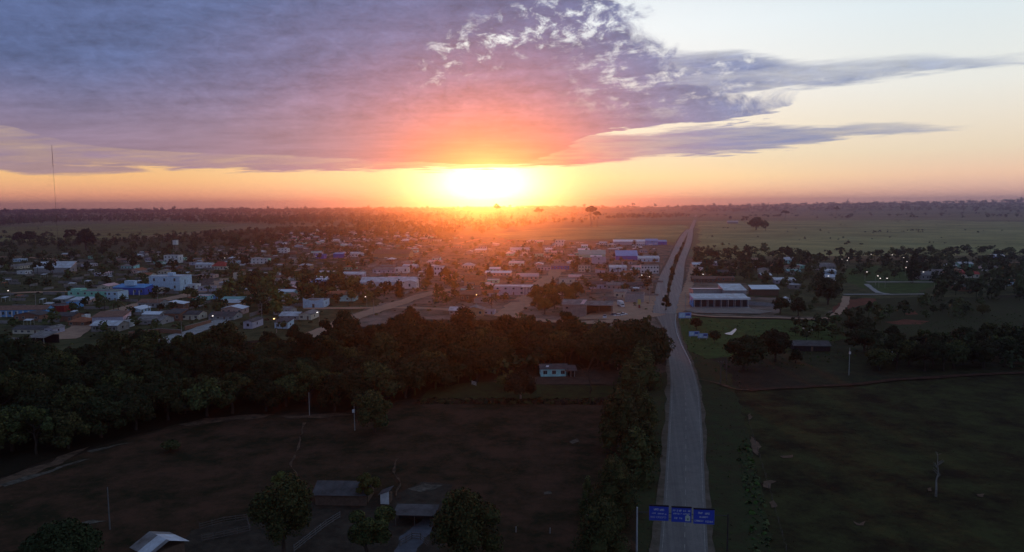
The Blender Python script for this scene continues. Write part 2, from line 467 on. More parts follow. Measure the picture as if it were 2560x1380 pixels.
def leaf_cloud(rng, lobes, n, size, flat=0.55, core=True):
    """many small leaf clumps spread through the lobes of a crown; returns vertices and faces"""
    V, Fc = [], []
    w = np.array([l[3] ** 2 for l in lobes]); w = w / w.sum()
    for k in range(n):
        cx_, cy_, cz_, r_, sq = lobes[rng.choice(len(lobes), p=w)]
        d = rng.normal(size=3); d /= np.linalg.norm(d)
        if d[2] < -0.5 and rng.random() < 0.6: d[2] *= -1
        rr = r_ * (0.70 + 0.38 * rng.random() ** 0.7)
        c = np.array([cx_, cy_, cz_]) + d * rr * np.array([1, 1, sq])
        nrm = d + rng.normal(size=3) * flat; nrm /= np.linalg.norm(nrm)
        u = np.cross(nrm, rng.normal(size=3)); u /= np.linalg.norm(u); v = np.cross(nrm, u)
        s = size * (0.55 + 0.9 * rng.random()); b = len(V)
        m_ = 5 if s > size else 4
        for q in range(m_):
            a = q * 2 * math.pi / m_ + rng.random() * 0.5; rad = s * (0.6 + 0.5 * rng.random())
            V.append(c + u * math.cos(a) * rad + v * math.sin(a) * rad + nrm * rng.normal() * s * 0.12)
        Fc.append(tuple(range(b, b + m_)))
    if core:
        for (cx_, cy_, cz_, r_, sq) in lobes:
            b = len(V); rr = r_ * 0.72
            rings = [(-0.6, 0.8), (0.1, 1.0), (0.7, 0.7)]
            for zz, rad in rings:
                for q in range(7):
                    a = q * 2 * math.pi / 7 + zz; j = 0.85 + 0.3 * rng.random()
                    V.append(np.array([cx_ + math.cos(a) * rad * rr * j, cy_ + math.sin(a) * rad * rr * j, cz_ + zz * rr * sq]))
            for ri in range(2):
                for q in range(7):
                    p = (q + 1) % 7; Fc.append((b + ri * 7 + q, b + ri * 7 + p, b + ri * 7 + 7 + p, b + ri * 7 + 7 + q))
            Fc.append(tuple(b + 14 + q for q in range(7))); Fc.append(tuple(b + 6 - q for q in range(7)))
    return V, Fc

def lobes_for(kind, rng):
    """crowns of unit height and unit width: (x, y, z, r, squash)"""
    L_ = []
    if kind == 'broad':
        L_.append((0, 0, .60, .32, .9))
        for k in range(13):
            a = k * 2.4 + rng.random(); r = .20 + .16 * rng.random()
            L_.append((math.cos(a) * r, math.sin(a) * r, .30 + .44 * rng.random(), .12 + .08 * rng.random(), .9))
        for k in range(3): L_.append((rng.normal() * .08, rng.normal() * .08, .80 + .05 * rng.random(), .13, .9))
    elif kind == 'open':
        for k in range(9):
            a = k * 2.4 + rng.random(); r = .10 + .28 * rng.random()
            L_.append((math.cos(a) * r, math.sin(a) * r, .42 + .46 * rng.random(), .09 + .07 * rng.random(), .8))
    elif kind == 'tall':
        for k in range(11):
            z = .16 + .76 * k / 10; r = (1 - z) * .34 + .05
            a = k * 2.4; L_.append((math.cos(a) * r, math.sin(a) * r, z, .13 + .15 * (1 - z) + .05 * rng.random(), 1.3))
    elif kind == 'cone':
        for k in range(9):
            z = .14 + .76 * k / 8; r = .40 * (1 - z)
            a = k * 2.4; L_.append((math.cos(a) * r * .3, math.sin(a) * r * .3, z, max(r, .06), 1.0))
    elif kind == 'flat':
        for k in range(9):
            a = k * 2.4; r = .38 * math.sqrt((k + .5) / 9)
            L_.append((math.cos(a) * r, math.sin(a) * r, .84 + .10 * rng.random() - r * .38, .10 + .06 * rng.random(), .8))
    elif kind == 'bush':
        for k in range(6):
            a = k * 1.3; r = .25 * rng.random()
            L_.append((math.cos(a) * r, math.sin(a) * r, .40 + .2 * rng.random(), .22 + .08 * rng.random(), 1.0))
    return L_

def crown_mesh(kind, seed, n, size, tone, aspect=1.0):
    """aspect: height over width, so that leaves are not stretched when the crown is scaled evenly"""
    rng = np.random.default_rng(seed)
    lb = [(x, y, z * aspect, r, q * (1.0 if kind in ('flat',) else min(aspect, 1.25))) for x, y, z, r, q in lobes_for(kind, rng)]
    V, Fc = leaf_cloud(rng, lb, n, size)
    me = bpy.data.meshes.new(kind + '_crown'); me.from_pydata([tuple(v) for v in V], [], Fc)
    me.materials.append(FOL[tone])
    if tone == 'green' and n > 500:      # olive leaves more frequent towards the top, dark ones at random
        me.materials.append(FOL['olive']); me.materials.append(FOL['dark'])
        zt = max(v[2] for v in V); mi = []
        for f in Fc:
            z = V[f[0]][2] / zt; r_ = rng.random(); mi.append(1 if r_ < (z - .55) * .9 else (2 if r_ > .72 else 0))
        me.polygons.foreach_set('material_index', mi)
    return me

def trunk_mesh(kind, seed, aspect, pale=False):
    rng = np.random.default_rng(seed); mb = MB()
    top = {'broad': .5, 'open': .6, 'tall': .85, 'cone': .7, 'flat': .72, 'bush': .3}[kind] * aspect
    r0 = {'flat': .048, 'tall': .028, 'bush': .015}.get(kind, .035)
    p = Vector((0, 0, -.02)); k = 5
    for i in range(k):
        q = Vector((rng.normal() * .012 * (i > 0), rng.normal() * .012, top * (i + 1) / k))
        mb.tube(p, q, r0 * (1 - .12 * i), r0 * (1 - .12 * (i + 1)), 6); p = q
    for j in range(5):
        a = j * 1.9 + rng.random(); z0 = top * (.55 + .08 * j) if kind != 'flat' else top * (.9 + .02 * j)
        mb.tube((0, 0, z0), (math.cos(a) * .24, math.sin(a) * .24, z0 + .16 * (1 if kind != 'flat' else .3)), r0 * .45, r0 * .15, 5)
    me = mb.mesh(kind + '_trunk', PALEBARK if pale else BARK); return me

PROTO = {}
def proto(kind, tone, var, lod, aspect):
    key = (kind, tone, var, lod, aspect)
    if key not in PROTO:
        n = {-1: 7500, 0: 2600, 1: 900, 2: 260}[lod]; size = {-1: .0155, 0: .026, 1: .042, 2: .075}[lod]
        if kind == 'bush': n = n // 2
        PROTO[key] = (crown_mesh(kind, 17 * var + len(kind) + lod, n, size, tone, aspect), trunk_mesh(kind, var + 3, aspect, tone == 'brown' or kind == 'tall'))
    return PROTO[key]

TREES = []     # every broad tree of the place: (x, y, width, aspect, kind, tone, label or None)
def tree(px, py, wpx, hpx, kind='broad', tone='dark', label=None, name='broadleaf_tree', z=0.0):
    p = P(px, py); d = -(CM.inverted() @ p).z
    TREES.append([p.x, p.y, wpx * d / F, max(.45, hpx / wpx), kind, tone, label, name])

def tree_m(x, y, w, aspect, kind='broad', tone='dark', label=None, name='broadleaf_tree'):
    TREES.append([x, y, w, aspect, kind, tone, label, name])

def scatter_px(poly, spacing, count=None, tries=6000, avoid=None):
    """points of the ground inside a polygon of the photograph, no closer together than spacing"""
    wp = [P(*p) for p in poly]; xs = [p.x for p in wp]; ys = [p.y for p in wp]; wpoly = [(p.x, p.y) for p in wp]
    got = []; grid = {}
    for _ in range(tries):
        x, y = random.uniform(min(xs), max(xs)), random.uniform(min(ys), max(ys))
        if not inside((x, y), wpoly): continue
        g = (int(x // spacing), int(y // spacing))
        if any((x - q[0]) ** 2 + (y - q[1]) ** 2 < spacing ** 2 for i in (-1, 0, 1) for j in (-1, 0, 1) for q in grid.get((g[0] + i, g[1] + j), ())): continue
        if avoid and avoid(x, y): continue
        grid.setdefault(g, []).append((x, y)); got.append((x, y))
        if count and len(got) >= count: break
    return got

ASPECTS = (0.6, 0.8, 1.0, 1.3, 1.8, 2.4)
def near_aspect(a): return min(ASPECTS, key=lambda q: abs(q - a))

def place_tree(t, label, group=None):
    x, y, w, asp, kind, tone, _, name = t
    d = math.hypot(x, y); px = w / d * F * 0.4        # width in the scored picture
    lod = -1 if px > 52 else 0 if px > 26 else (1 if px > 9 else 2)
    a = near_aspect(asp); cm, tm = proto(kind, tone, (int(abs(x) * 7 + y) % 3), lod, a)
    r = empty(name, (x, y, terrain(x, y)), (x * 1.7 + y) % 6.28, label, {'palm_tree': 'palm'}.get(name, 'bush' if kind == 'bush' else 'tree'), group)
    r.scale = (w, w, w * asp / a)
    for nm, me in (('crown', cm), ('trunk', tm)):
        o = bpy.data.objects.new(nm, me); col.objects.link(o); o.parent = r
    return r

def merged_trees(name, specs, label, lod_faces=34, seed=5):
    """many far trees in one mesh (x, y, width, height, tone)"""
    rng = np.random.default_rng(seed); temps = []
    for k in range(6):
        kind = ('broad', 'broad', 'open', 'broad', 'tall', 'flat')[k]
        lb = lobes_for(kind, rng)
        V, Fc = leaf_cloud(rng, lb, lod_faces, .15 if lod_faces < 60 else .10, 0.7, core=False)
        b = len(V)
        # a rough solid heart and a trunk
        for q in range(5):
            a = q * 1.257; V.append(np.array([math.cos(a) * .25, math.sin(a) * .25, .45 if kind != 'flat' else .82]))
        V.append(np.array([0, 0, .88])); V.append(np.array([0, 0, .30 if kind != 'flat' else .78]))
        for q in range(5): Fc += [(b + q, b + (q + 1) % 5, b + 5), (b + (q + 1) % 5, b + q, b + 6)]
        b = len(V)
        for zz in (-.05, .6):
            for q in range(3): V.append(np.array([math.cos(q * 2.09) * .02, math.sin(q * 2.09) * .02, zz]))
        Fc += [(b, b + 1, b + 4, b + 3), (b + 1, b + 2, b + 5, b + 4), (b + 2, b, b + 3, b + 5)]
        temps.append((np.array(V), Fc))
    tones = sorted({s[4] for s in specs}); VV, FF, MI = [], [], []; base = 0
    for (x, y, w, h, tone) in specs:
        k = int(rng.integers(0, 5)) if rng.random() > .04 else 5
        V, Fc = temps[k]; a = rng.random() * 6.28; ca, sa = math.cos(a), math.sin(a)
        q = V * np.array([w, w, h]); q = np.stack([q[:, 0] * ca - q[:, 1] * sa + x, q[:, 0] * sa + q[:, 1] * ca + y, q[:, 2] + terrain(x, y)], 1)
        VV.append(q); FF += [tuple(i + base for i in f) for f in Fc]; MI += [tones.index(tone)] * len(Fc); base += len(V)
    me = bpy.data.meshes.new(name); me.from_pydata(np.concatenate(VV).tolist(), [], FF)
    for t in tones: me.materials.append(FOL[t])
    me.polygons.foreach_set('material_index', MI)
    o = bpy.data.objects.new(name, me); col.objects.link(o)
    return tag(o, label, 'trees', kind='stuff')

def palm_parts(seed, tone='green'):
    rng = np.random.default_rng(seed); mb = MB(); p = Vector((0, 0, -.1))
    for i in range(6):
        q = Vector((.04 * i * .3, 0, .8 * (i + 1) / 6)); mb.tube(p, q, .022 - .001 * i, .021 - .001 * i, 7); p = q
    tm = mb.mesh('palm_trunk', BARK)
    fronds = []
    for k in range(14):
        a = k * 2.4; lift = .9 - .09 * k * .8; f = MB(); pts = []
        for i in range(6):
            s = i / 5; r = .42 * s; pts.append(p + Vector((math.cos(a) * r, math.sin(a) * r, .26 * lift * s - .34 * s * s)))
        sd_ = Vector((-math.sin(a), math.cos(a), 0))
        for i in range(5):
            w0 = .05 * math.sin(math.pi * (i / 5 * .9 + .08)); w1 = .05 * math.sin(math.pi * ((i + 1) / 5 * .9 + .08))
            dn = Vector((0, 0, -.02))
            f.poly([pts[i], pts[i] + sd_ * w0 + dn, pts[i + 1] + sd_ * w1 + dn, pts[i + 1]]); f.poly([pts[i], pts[i + 1], pts[i + 1] - sd_ * w1 + dn, pts[i] - sd_ * w0 + dn])
        fronds.append(f.mesh('frond', FOL[tone]))
    return tm, fronds
PALM = palm_parts(3)
def palm(px, py, hpx, label, group=None):
    p = P(px, py); d = -(CM.inverted() @ p).z; h = hpx * d / F
    r = empty('palm_tree', p, random.random() * 6, label, 'palm', group); r.scale = (h, h, h)
    o = bpy.data.objects.new('trunk', PALM[0]); col.objects.link(o); o.parent = r
    for fm in PALM[1]:
        o = bpy.data.objects.new('frond', fm); col.objects.link(o); o.parent = r
    return r

def banana_meshes():
    rng = np.random.default_rng(8); mb = MB(); mb.tube((0, 0, -.05), (0, 0, .42), .05, .035, 7); tm = mb.mesh('banana_stem', FOL['green']); lv = []
    for k in range(9):
        a = k * 2.4; f = MB(); pts = []; out = .5 + .12 * rng.random()
        for i in range(6):
            s = i / 5; pts.append(Vector((math.cos(a) * out * s, math.sin(a) * out * s, .40 + .66 * s - .62 * s * s)))
        sd_ = Vector((-math.sin(a), math.cos(a), 0))
        for i in range(5):
            w0 = .11 * math.sin(math.pi * (i / 5 * .85 + .1)); w1 = .11 * math.sin(math.pi * ((i + 1) / 5 * .85 + .1)); dn = Vector((0, 0, .02))
            f.poly([pts[i], pts[i] + sd_ * w0 + dn, pts[i + 1] + sd_ * w1 + dn, pts[i + 1]]); f.poly([pts[i], pts[i + 1], pts[i + 1] - sd_ * w1 + dn, pts[i] - sd_ * w0 + dn])
        lv.append(f.mesh('banana_leaf', FOL['green']))
    return tm, lv
BANANA = banana_meshes()
def banana(x, y, h, label, group):
    r = empty('banana_plant', (x, y, 0), random.random() * 6, label, 'banana plant', group); r.scale = (h, h, h)
    o = bpy.data.objects.new('stem', BANANA[0]); col.objects.link(o); o.parent = r
    for fm in BANANA[1]:
        o = bpy.data.objects.new('leaf', fm); col.objects.link(o); o.parent = r

def bare_tree(px, py, hpx, label, seed, pale=True, spread=.35):
    rng = np.random.default_rng(seed); p0 = P(px, py); d = -(CM.inverted() @ p0).z; h = hpx * d / F
    r = empty('bare_tree', p0, 0, label, 'tree'); tr, br = MB(), []
    q = Vector((0, 0, -.2)); pts = [q]
    for i in range(5):
        n_ = Vector((rng.normal() * .02 * h, rng.normal() * .02 * h, h * (i + 1) / 5 * .8)); tr.tube(q, n_, .022 * h * (1 - .16 * i), .022 * h * (1 - .16 * (i + 1)), 7); q = n_; pts.append(q)
    tr.build('trunk', PALEBARK if pale else BARK, r)
    for j in range(11):
        b0 = pts[2 + j % 4].lerp(pts[3 + j % 3], rng.random() * .5); a = j * 2.4 + rng.random(); l = spread * h * (.6 + .5 * rng.random())
        b1 = b0 + Vector((math.cos(a) * l * .6, math.sin(a) * l * .6, l * .6)); b2 = b1 + Vector((math.cos(a + .5) * l * .4, math.sin(a + .5) * l * .4, l * .35)); b3 = b1 + Vector((math.cos(a - .7) * l * .4, math.sin(a - .7) * l * .4, l * .2))
        m_ = MB(); m_.tube(b0, b1, .008 * h, .005 * h, 5); m_.tube(b1, b2, .005 * h, .002 * h, 4); m_.tube(b1, b3, .004 * h, .002 * h, 4); m_.build('branch', PALEBARK if pale else BARK, r)
    return r
# ------------------------------------------------------------------ building blocks
def paint(name, rgb): return mat(name, rgb, 0.8, 0.2, 0.18, 0.9, tint=tuple(c * 0.68 for c in rgb), bump=0.01)
WALL = {
 'white': paint('white_render', (.72, .72, .70)), 'pale blue': paint('pale_blue_render', (.50, .66, .78)), 'turquoise': paint('turquoise_render', (.42, .80, .76)),
 'mint': paint('mint_render', (.28, .62, .46)), 'cream': paint('cream_render', (.62, .56, .44)), 'grey': paint('grey_render', (.34, .33, .32)),
 'lilac': paint('lilac_render', (.50, .46, .54)), 'blue': paint('blue_render', (.06, .12, .48)), 'sky blue': paint('sky_blue_render', (.16, .38, .70)),
 'brick': mat('brick_wall', (.26, .13, .085), .9, .1, .3, 1.5), 'red': paint('red_paint', (.30, .035, .03)), 'pink': paint('pink_render', (.58, .38, .32)),
 'ochre': paint('ochre_render', (.48, .30, .16)), 'brown': mat('brown_boards', (.13, .085, .06), .9, .1, .3, 1.5), 'dark': mat('dark_boards', (.035, .03, .03), .9, .1, .3, 1.5),
 'concrete': mat('bare_concrete', (.24, .22, .20), .9, .15, .35, .5, bump=.01)}
ROOF = {
 'grey': mat('fibre_cement_roof', (.24, .22, .205), .85, .2, .35, .35, tint=(.11, .085, .07), waves='X', bump=.03), 'dark grey': mat('old_dark_roof', (.095, .085, .082), .85, .2, .4, .4, tint=(.05, .04, .036), waves='X', bump=.03),
 'pale': mat('pale_metal_roof', (.58, .61, .64), .6, .3, .25, .3, tint=(.34, .30, .27), waves='X', bump=.03), 'white': mat('white_metal_roof', (.72, .73, .74), .55, .3, .15, .3, waves='X', bump=.02),
 'clay': mat('clay_tile_roof', (.36, .135, .07), .9, .1, .35, .7, waves='X', bump=.04), 'brown': mat('brown_tile_roof', (.24, .13, .09), .9, .1, .35, .6, waves='X', bump=.04),
 'blue': mat('blue_metal_roof', (.10, .30, .58), .6, .3, .25, .3, waves='X', bump=.03), 'green': mat('green_metal_roof', (.20, .38, .33), .6, .3, .25, .3, waves='X', bump=.03),
 'red': mat('red_tile_roof', (.42, .07, .05), .85, .15, .3, .6, waves='X', bump=.04), 'pink': mat('pink_panel', (.72, .42, .38), .7, .2, .2, .5)}
GLASS = mat('dark_window_glass', (.02, .025, .03), .12, .6, .1, 1.0)
DOORM = mat('door_paint', (.16, .10, .07), .7, .3, .2, 1.0)
FRAME = mat('window_frame', (.55, .54, .50), .7, .3, .1, 1.0)
STEEL = mat('galvanised_steel', (.30, .31, .32), .5, .5, .2, 1.0)
POSTC = mat('concrete_post', (.30, .29, .27), .9, .2, .25, 2.0)
WOOD = mat('weathered_wood', (.12, .10, .085), .9, .1, .35, 2.0)

FOOT = []       # (x, y, radius) taken by buildings
LAND = []       # (phrase, x, y, shown) landmarks that labels refer to
YAW0 = R(-6)

def roof_mesh(kind, w, d, h, rh, ov=.45, th=.10):
    """roof slabs over a w x d plan whose walls are h high; front is y=0"""
    mb = MB(); x0, x1, y0, y1 = -w / 2 - ov, w / 2 + ov, -ov, d + ov
    def slab(pts):
        hi = [(p[0], p[1], p[2] + th) for p in pts]; mb.hull(pts, hi)
    if kind == 'gable':                      # ridge along the front
        k = rh * ov / (d / 2); ym = d / 2
        slab([(x0, y0, h - k), (x1, y0, h - k), (x1, ym, h + rh), (x0, ym, h + rh)]); slab([(x0, ym, h + rh), (x1, ym, h + rh), (x1, y1, h - k), (x0, y1, h - k)])
    elif kind == 'front':                    # gable end to the front
        k = rh * ov / (w / 2)
        slab([(x0, y0, h - k), (0, y0, h + rh), (0, y1, h + rh), (x0, y1, h - k)]); slab([(0, y0, h + rh), (x1, y0, h - k), (x1, y1, h - k), (0, y1, h + rh)])
    elif kind == 'shed':                     # low at the front
        slab([(x0, y0, h), (x1, y0, h), (x1, y1, h + rh), (x0, y1, h + rh)])
    elif kind == 'back':                     # low at the back
        slab([(x0, y0, h + rh), (x1, y0, h + rh), (x1, y1, h), (x0, y1, h)])
    elif kind == 'hip':
        r = min(w, d) * .42; ym = d / 2; a, b = (-w / 2 + r, ym, h + rh), (w / 2 - r, ym, h + rh); lo = h - .15
        A, B_, C_, D_ = (x0, y0, lo), (x1, y0, lo), (x1, y1, lo), (x0, y1, lo)
        mb.poly([A, B_, b, a]); mb.poly([B_, C_, b]); mb.poly([C_, D_, a, b]); mb.poly([D_, A, a]); mb.poly([D_, C_, B_, A])
    elif kind == 'flat':
        mb.box(-w / 2 + .2, w / 2 - .2, .2, d - .2, h - .35, h - .2)
    return mb

def house(px, py, wpx, wallpx, roofk='gable', wall='white', roof='grey', label=None, depth=None, roofpx=None, yaw=None, name='house', cat='house', nwin=None, door=True,
          group=None, open_front=False, at=None, hm=None, wm=None, windows_row=None):
    """a building whose front stands at a place of the photograph, as wide and high as it shows there"""
    p = P(px, py) if at is None else Vector((at[0], at[1], 0)); zc = -(CM.inverted() @ p).z; m = zc / F
    w = wm or wpx * m; h = hm or max(2.3, wallpx * m); d = depth or max(6.0, min(12.0, w * .8)); rh = (roofpx * m * .8) if roofpx else max(.8, min(w, d) * .16)
    if yaw is None: yaw = YAW0
    o = empty(name, p, yaw, label, cat, group); show = w / m
    # walls
    mb = MB(); t = .18
    if roofk == 'flat':
        for a in ((-w / 2, w / 2, 0, t), (-w / 2, w / 2, d - t, d), (-w / 2, -w / 2 + t, t, d - t), (w / 2 - t, w / 2, t, d - t)): mb.box(a[0], a[1], a[2], a[3], -.3, h)
    elif open_front:
        mb.box(-w / 2, w / 2, d - t, d, -.3, h); mb.box(-w / 2, -w / 2 + t, 0, d - t, -.3, h)
        for k in range(max(2, int(w / 5))):
            x = -w / 2 + t + .3 + (w - 2 * t - .45) * (k + 1) / max(2, int(w / 5)) - .15
            MB().box(x - .1, x + .1, .05, .25, -.3, h).build('post', POSTC, o)
    else:
        ring = [(-w / 2, 0), (w / 2, 0), (w / 2, d), (-w / 2, d)]
        if roofk == 'front':
            mb.hull([(x, y, -.3) for x, y in ring], [(x, y, h) for x, y in ring])
            for y in (0.0, d): mb.poly([(-w / 2, y, h - .01), (w / 2, y, h - .01), (0, y, h + rh - .02)] if y == 0 else [(w / 2, y, h - .01), (-w / 2, y, h - .01), (0, y, h + rh - .02)])
        elif roofk == 'gable':
            mb.hull([(x, y, -.3) for x, y in ring], [(x, y, h - .02) for x, y in ring])
            for s in (-1, 1): mb.poly([(s * w / 2, 0, h - .03), (s * w / 2, d, h - .03), (s * w / 2, d / 2, h + rh - .03)][::s])
        elif roofk in ('shed', 'back'):
            f_, b_ = (h - .02, h + rh * .9 - .02) if roofk == 'shed' else (h + rh * .9 - .02, h - .02)
            mb.hull([(x, y, -.3) for x, y in ring], [(-w / 2, 0, f_), (w / 2, 0, f_), (w / 2, d, b_), (-w / 2, d, b_)])
        else: mb.hull([(x, y, -.3) for x, y in ring], [(x, y, h - .2) for x, y in ring])
    mb.build('wall', WALL[wall], o)
    roof_mesh(roofk, w, d, h, rh).build('roof', ROOF[roof], o)
    if roofk == 'flat' and show > 22:
        c = MB()
        for a in ((-w / 2 - .05, w / 2 + .05, -.05, t + .05), (-w / 2 - .05, w / 2 + .05, d - t - .05, d + .05), (-w / 2 - .05, -w / 2 + t + .05, t + .05, d - t - .05), (w / 2 - t - .05, w / 2 + .05, t + .05, d - t - .05)): c.box(*a, h, h + .08)
        c.build('coping', WALL['grey'], o)
    if show > 13 and not open_front:
        n = nwin if nwin is not None else max(1, int(w / 3.6)); slots = n + (1 if door else 0)
        storeys = 2 if h > 5.2 else 1; sh = h / storeys
        di = slots // 2 if slots > 2 else slots - 1
        for st in range(storeys):
            for k in range(slots):
                x = -w / 2 + w * (k + .5) / max(1, slots)
                if door and k == di and st == 0:
                    db = MB().box(x - .45, x + .45, -.05, .02, -.05, min(2.1, h * .8)).build('door', DOORM, o)
                    if show > 40: MB().box(x + .28, x + .36, -.09, -.052, 1.0, 1.06).build('handle', STEEL, db)
                    continue
                ww = min(.65, w / slots * .3); zb = st * sh + sh * .34; zt = st * sh + min(sh * .74, sh - .35)
                if show > 26:
                    f = MB()
                    for a in ((x - ww - .08, x + ww + .08, zb - .08, zb), (x - ww - .08, x + ww + .08, zt, zt + .08), (x - ww - .08, x - ww, zb, zt), (x + ww, x + ww + .08, zb, zt), (x - .03, x + .03, zb, zt)):
                        f.box(a[0], a[1], -.07, .01, a[2], a[3])
                    fo = f.build('window', FRAME, o)
                    MB().box(x - ww, x + ww, -.035, -.005, zb, zt).build('pane', GLASS, fo)
                else: MB().box(x - ww, x + ww, -.05, .01, zb, zt).build('window', GLASS, o)
        if show > 20:   # one window in each side wall
            for s in (-1, 1):
                x = s * w / 2; a = (x - .01, x + .05) if s > 0 else (x - .05, x + .01)
                MB().box(a[0], a[1], d * .4, d * .4 + 1.0, h * .38, h * .72).build('window', GLASS, o)
    c_, s_ = math.cos(yaw), math.sin(yaw); cxm, cym = p.x - s_ * d / 2, p.y + c_ * d / 2
    FOOT.append((cxm, cym, max(w, d) / 2 + 1.0))
    o['_w'] = w; o['_d'] = d; o['_h'] = h
    return o

def local(o, x, y, z=0.0):
    return Vector(o.location) + Matrix.Rotation(o.rotation_euler.z, 3, 'Z') @ Vector((x, y, z))

def land(phrase, px=None, py=None, o=None):
    p = P(px, py) if o is None else Vector(o.location)
    LAND.append((phrase, p.x, p.y))

# ------------------------------------------------------------------ street things
LAMPM = mat('lamp_glow', (1, .95, .9), .5, .2, 0, 1, emit=((1.0, .90, .82), 2.0))
LAMPW = mat('warm_lamp_glow', (1, .7, .4), .5, .2, 0, 1, emit=((1.0, .58, .22), 5))
def lamp_meshes():
    pole = MB().tube((0, 0, -.3), (0, 0, 7.2), .11, .07, 8).mesh('pole', POSTC)
    arm = MB().tube((0, 0, 7.1), (0, -1.6, 7.5), .05, .04, 6).mesh('arm', STEEL)
    head = MB().hull([(-.18, -2.2, 7.42), (.18, -2.2, 7.42), (.22, -1.5, 7.42), (-.22, -1.5, 7.42)], [(-.12, -2.15, 7.62), (.12, -2.15, 7.62), (.18, -1.5, 7.66), (-.18, -1.5, 7.66)]).mesh('lamp_head', STEEL)
    bulb = MB().hull([(-.20, -2.3, 7.10), (.20, -2.3, 7.10), (.20, -1.7, 7.10), (-.20, -1.7, 7.10)], [(-.26, -2.35, 7.41), (.26, -2.35, 7.41), (.26, -1.6, 7.41), (-.26, -1.6, 7.41)])
    return pole, arm, head, bulb.mesh('bulb', LAMPM), bulb.mesh('bulb', LAMPW)
LAMPS = lamp_meshes()
def street_lamp(px, py, label, warm=False, group='lit street lamps in the town', size=1.0):
    """(px, py) is where the light itself shows"""
    p = P(px, py, 7.2); r = empty('street_lamp', (p.x, p.y + 1.9, 0), random.uniform(-.3, .3), label, 'street lamp', group)
    for nm, me in (('pole', LAMPS[0]), ('arm', LAMPS[1]), ('lamp_head', LAMPS[2]), ('bulb', LAMPS[4 if warm else 3])):
        o = bpy.data.objects.new(nm, me); col.objects.link(o); o.parent = r
    return r

def pole(px, py, hpx, label, arms=1, r=.16, m=None, group=None, h=None, box=False):
    p = P(px, py); d = -(CM.inverted() @ p).z; h = h or hpx * d / F
    o = empty('utility_pole', p, R(-14) + random.uniform(-.1, .1), label, 'pole', group)
    MB().tube((0, 0, -.4), (0, 0, h), r, r * .6, 8).build('pole_shaft', m or POSTC, o)
    for k in range(arms):
        MB().box(-.9, .9, -.2, -.08, h - .6 - k * .9, h - .48 - k * .9).build('crossarm', WOOD, o)
        for x in (-.8, 0, .8): MB().tube((x, -.14, h - .48 - k * .9), (x, -.14, h - .28 - k * .9), .05, .03, 6).build('insulator', WALL['grey'], o)
    if box: MB().box(-.28, .28, -.6, -.2, h - 2.2, h - 1.4).build('transformer', WALL['white'], o)
    return o

CARB = {}
def car_meshes(kind):
    """side outline swept across the width with a narrower cabin"""
    body = MB(); glass = MB()
    L_, W, H = (4.3, 1.75, 1.45) if kind == 'hatchback' else (5.1, 1.85, 1.75)
    z0, zb = .28, (.86 if kind == 'hatchback' else 1.02)
    prof = [(-L_ / 2, z0 + .1), (-L_ / 2, zb - .18), (-L_ / 2 + .2, zb - .06), (-L_ / 2 + 1.2, zb), (L_ / 2 - .15, zb), (L_ / 2, zb - .15), (L_ / 2, z0 + .1), (L_ / 2 - .2, z0), (-L_ / 2 + .2, z0)]
    body.hull([(x, -W / 2, z) for x, z in prof], [(x, W / 2, z) for x, z in prof])
    cab = (-L_ * .24, -L_ * .08, L_ * .30, L_ * .44) if kind == 'hatchback' else (-L_ * .22, -L_ * .08, L_ * .12, L_ * .17)
    lo = [(cab[0], -W / 2 + .06), (cab[3], -W / 2 + .06), (cab[3], W / 2 - .06), (cab[0], W / 2 - .06)]; hi = [(cab[1], -W / 2 + .22), (cab[2], -W / 2 + .22), (cab[2], W / 2 - .22), (cab[1], W / 2 - .22)]
    glass.hull([(x, y, zb + .001) for x, y in lo], [(x, y, H - .07) for x, y in hi])
    roof = MB().hull([(x, y, H - .069) for x, y in hi], [(x * .97, y * .93, H) for x, y in hi])
    if kind == 'pickup':
        for s in (-1, 1): body.box(L_ * .18, L_ / 2 - .05, s * (W / 2 - .05) - .04, s * (W / 2 - .05) + .04, zb + .001, zb + .16)
    wheel = MB().tube((0, -.11, 0), (0, .11, 0), .33, .33, 14)
    return body, glass, roof, wheel, L_, W
TYRE = mat('tyre_rubber', (.015, .015, .016), .9, .2, .1, 3)
CHROME = mat('wheel_rim', (.4, .4, .42), .4, .5, .1, 3)
REDL = mat('tail_light_red', (.35, .02, .02), .3, .5, .1, 3)
HEADL = mat('headlight_glass', (.55, .57, .6), .15, .6, .1, 3)
def car(px, py, yaw, paintc, label, kind='hatchback', name='parked_car', group=None):
    if kind not in CARB: CARB[kind] = car_meshes(kind)
    b, g, rf, w, L_, W = CARB[kind]; p = P(px, py)
    m = mat('car_paint_%d_%d_%d' % tuple(int(c * 100) for c in paintc), paintc, .3, .5, .05, 1)
    o = empty(name, p + Vector((0, 0, .06)), yaw, label, 'car', group)
    b.build('body', m, o); g.build('windows', GLASS, o); rf.build('roof', m, o)
    for x in (-L_ * .31, L_ * .30):
        for y in (-W / 2 + .08, W / 2 - .08):
            t = w.build('wheel', TYRE, o, loc=(x, y, .33)); MB().tube((0, -.12, 0), (0, .12, 0), .18, .18, 10).build('rim', CHROME, t)
    for y in (-W / 2 + .25, W / 2 - .25):
        MB().box(-L_ / 2 - .02, -L_ / 2 + .05, y - .16, y + .16, .62, .76).build('headlight', HEADL, o)
        MB().box(L_ / 2 - .05, L_ / 2 + .02, y - .12, y + .12, .60, .78).build('tail_light', REDL, o)
    return o

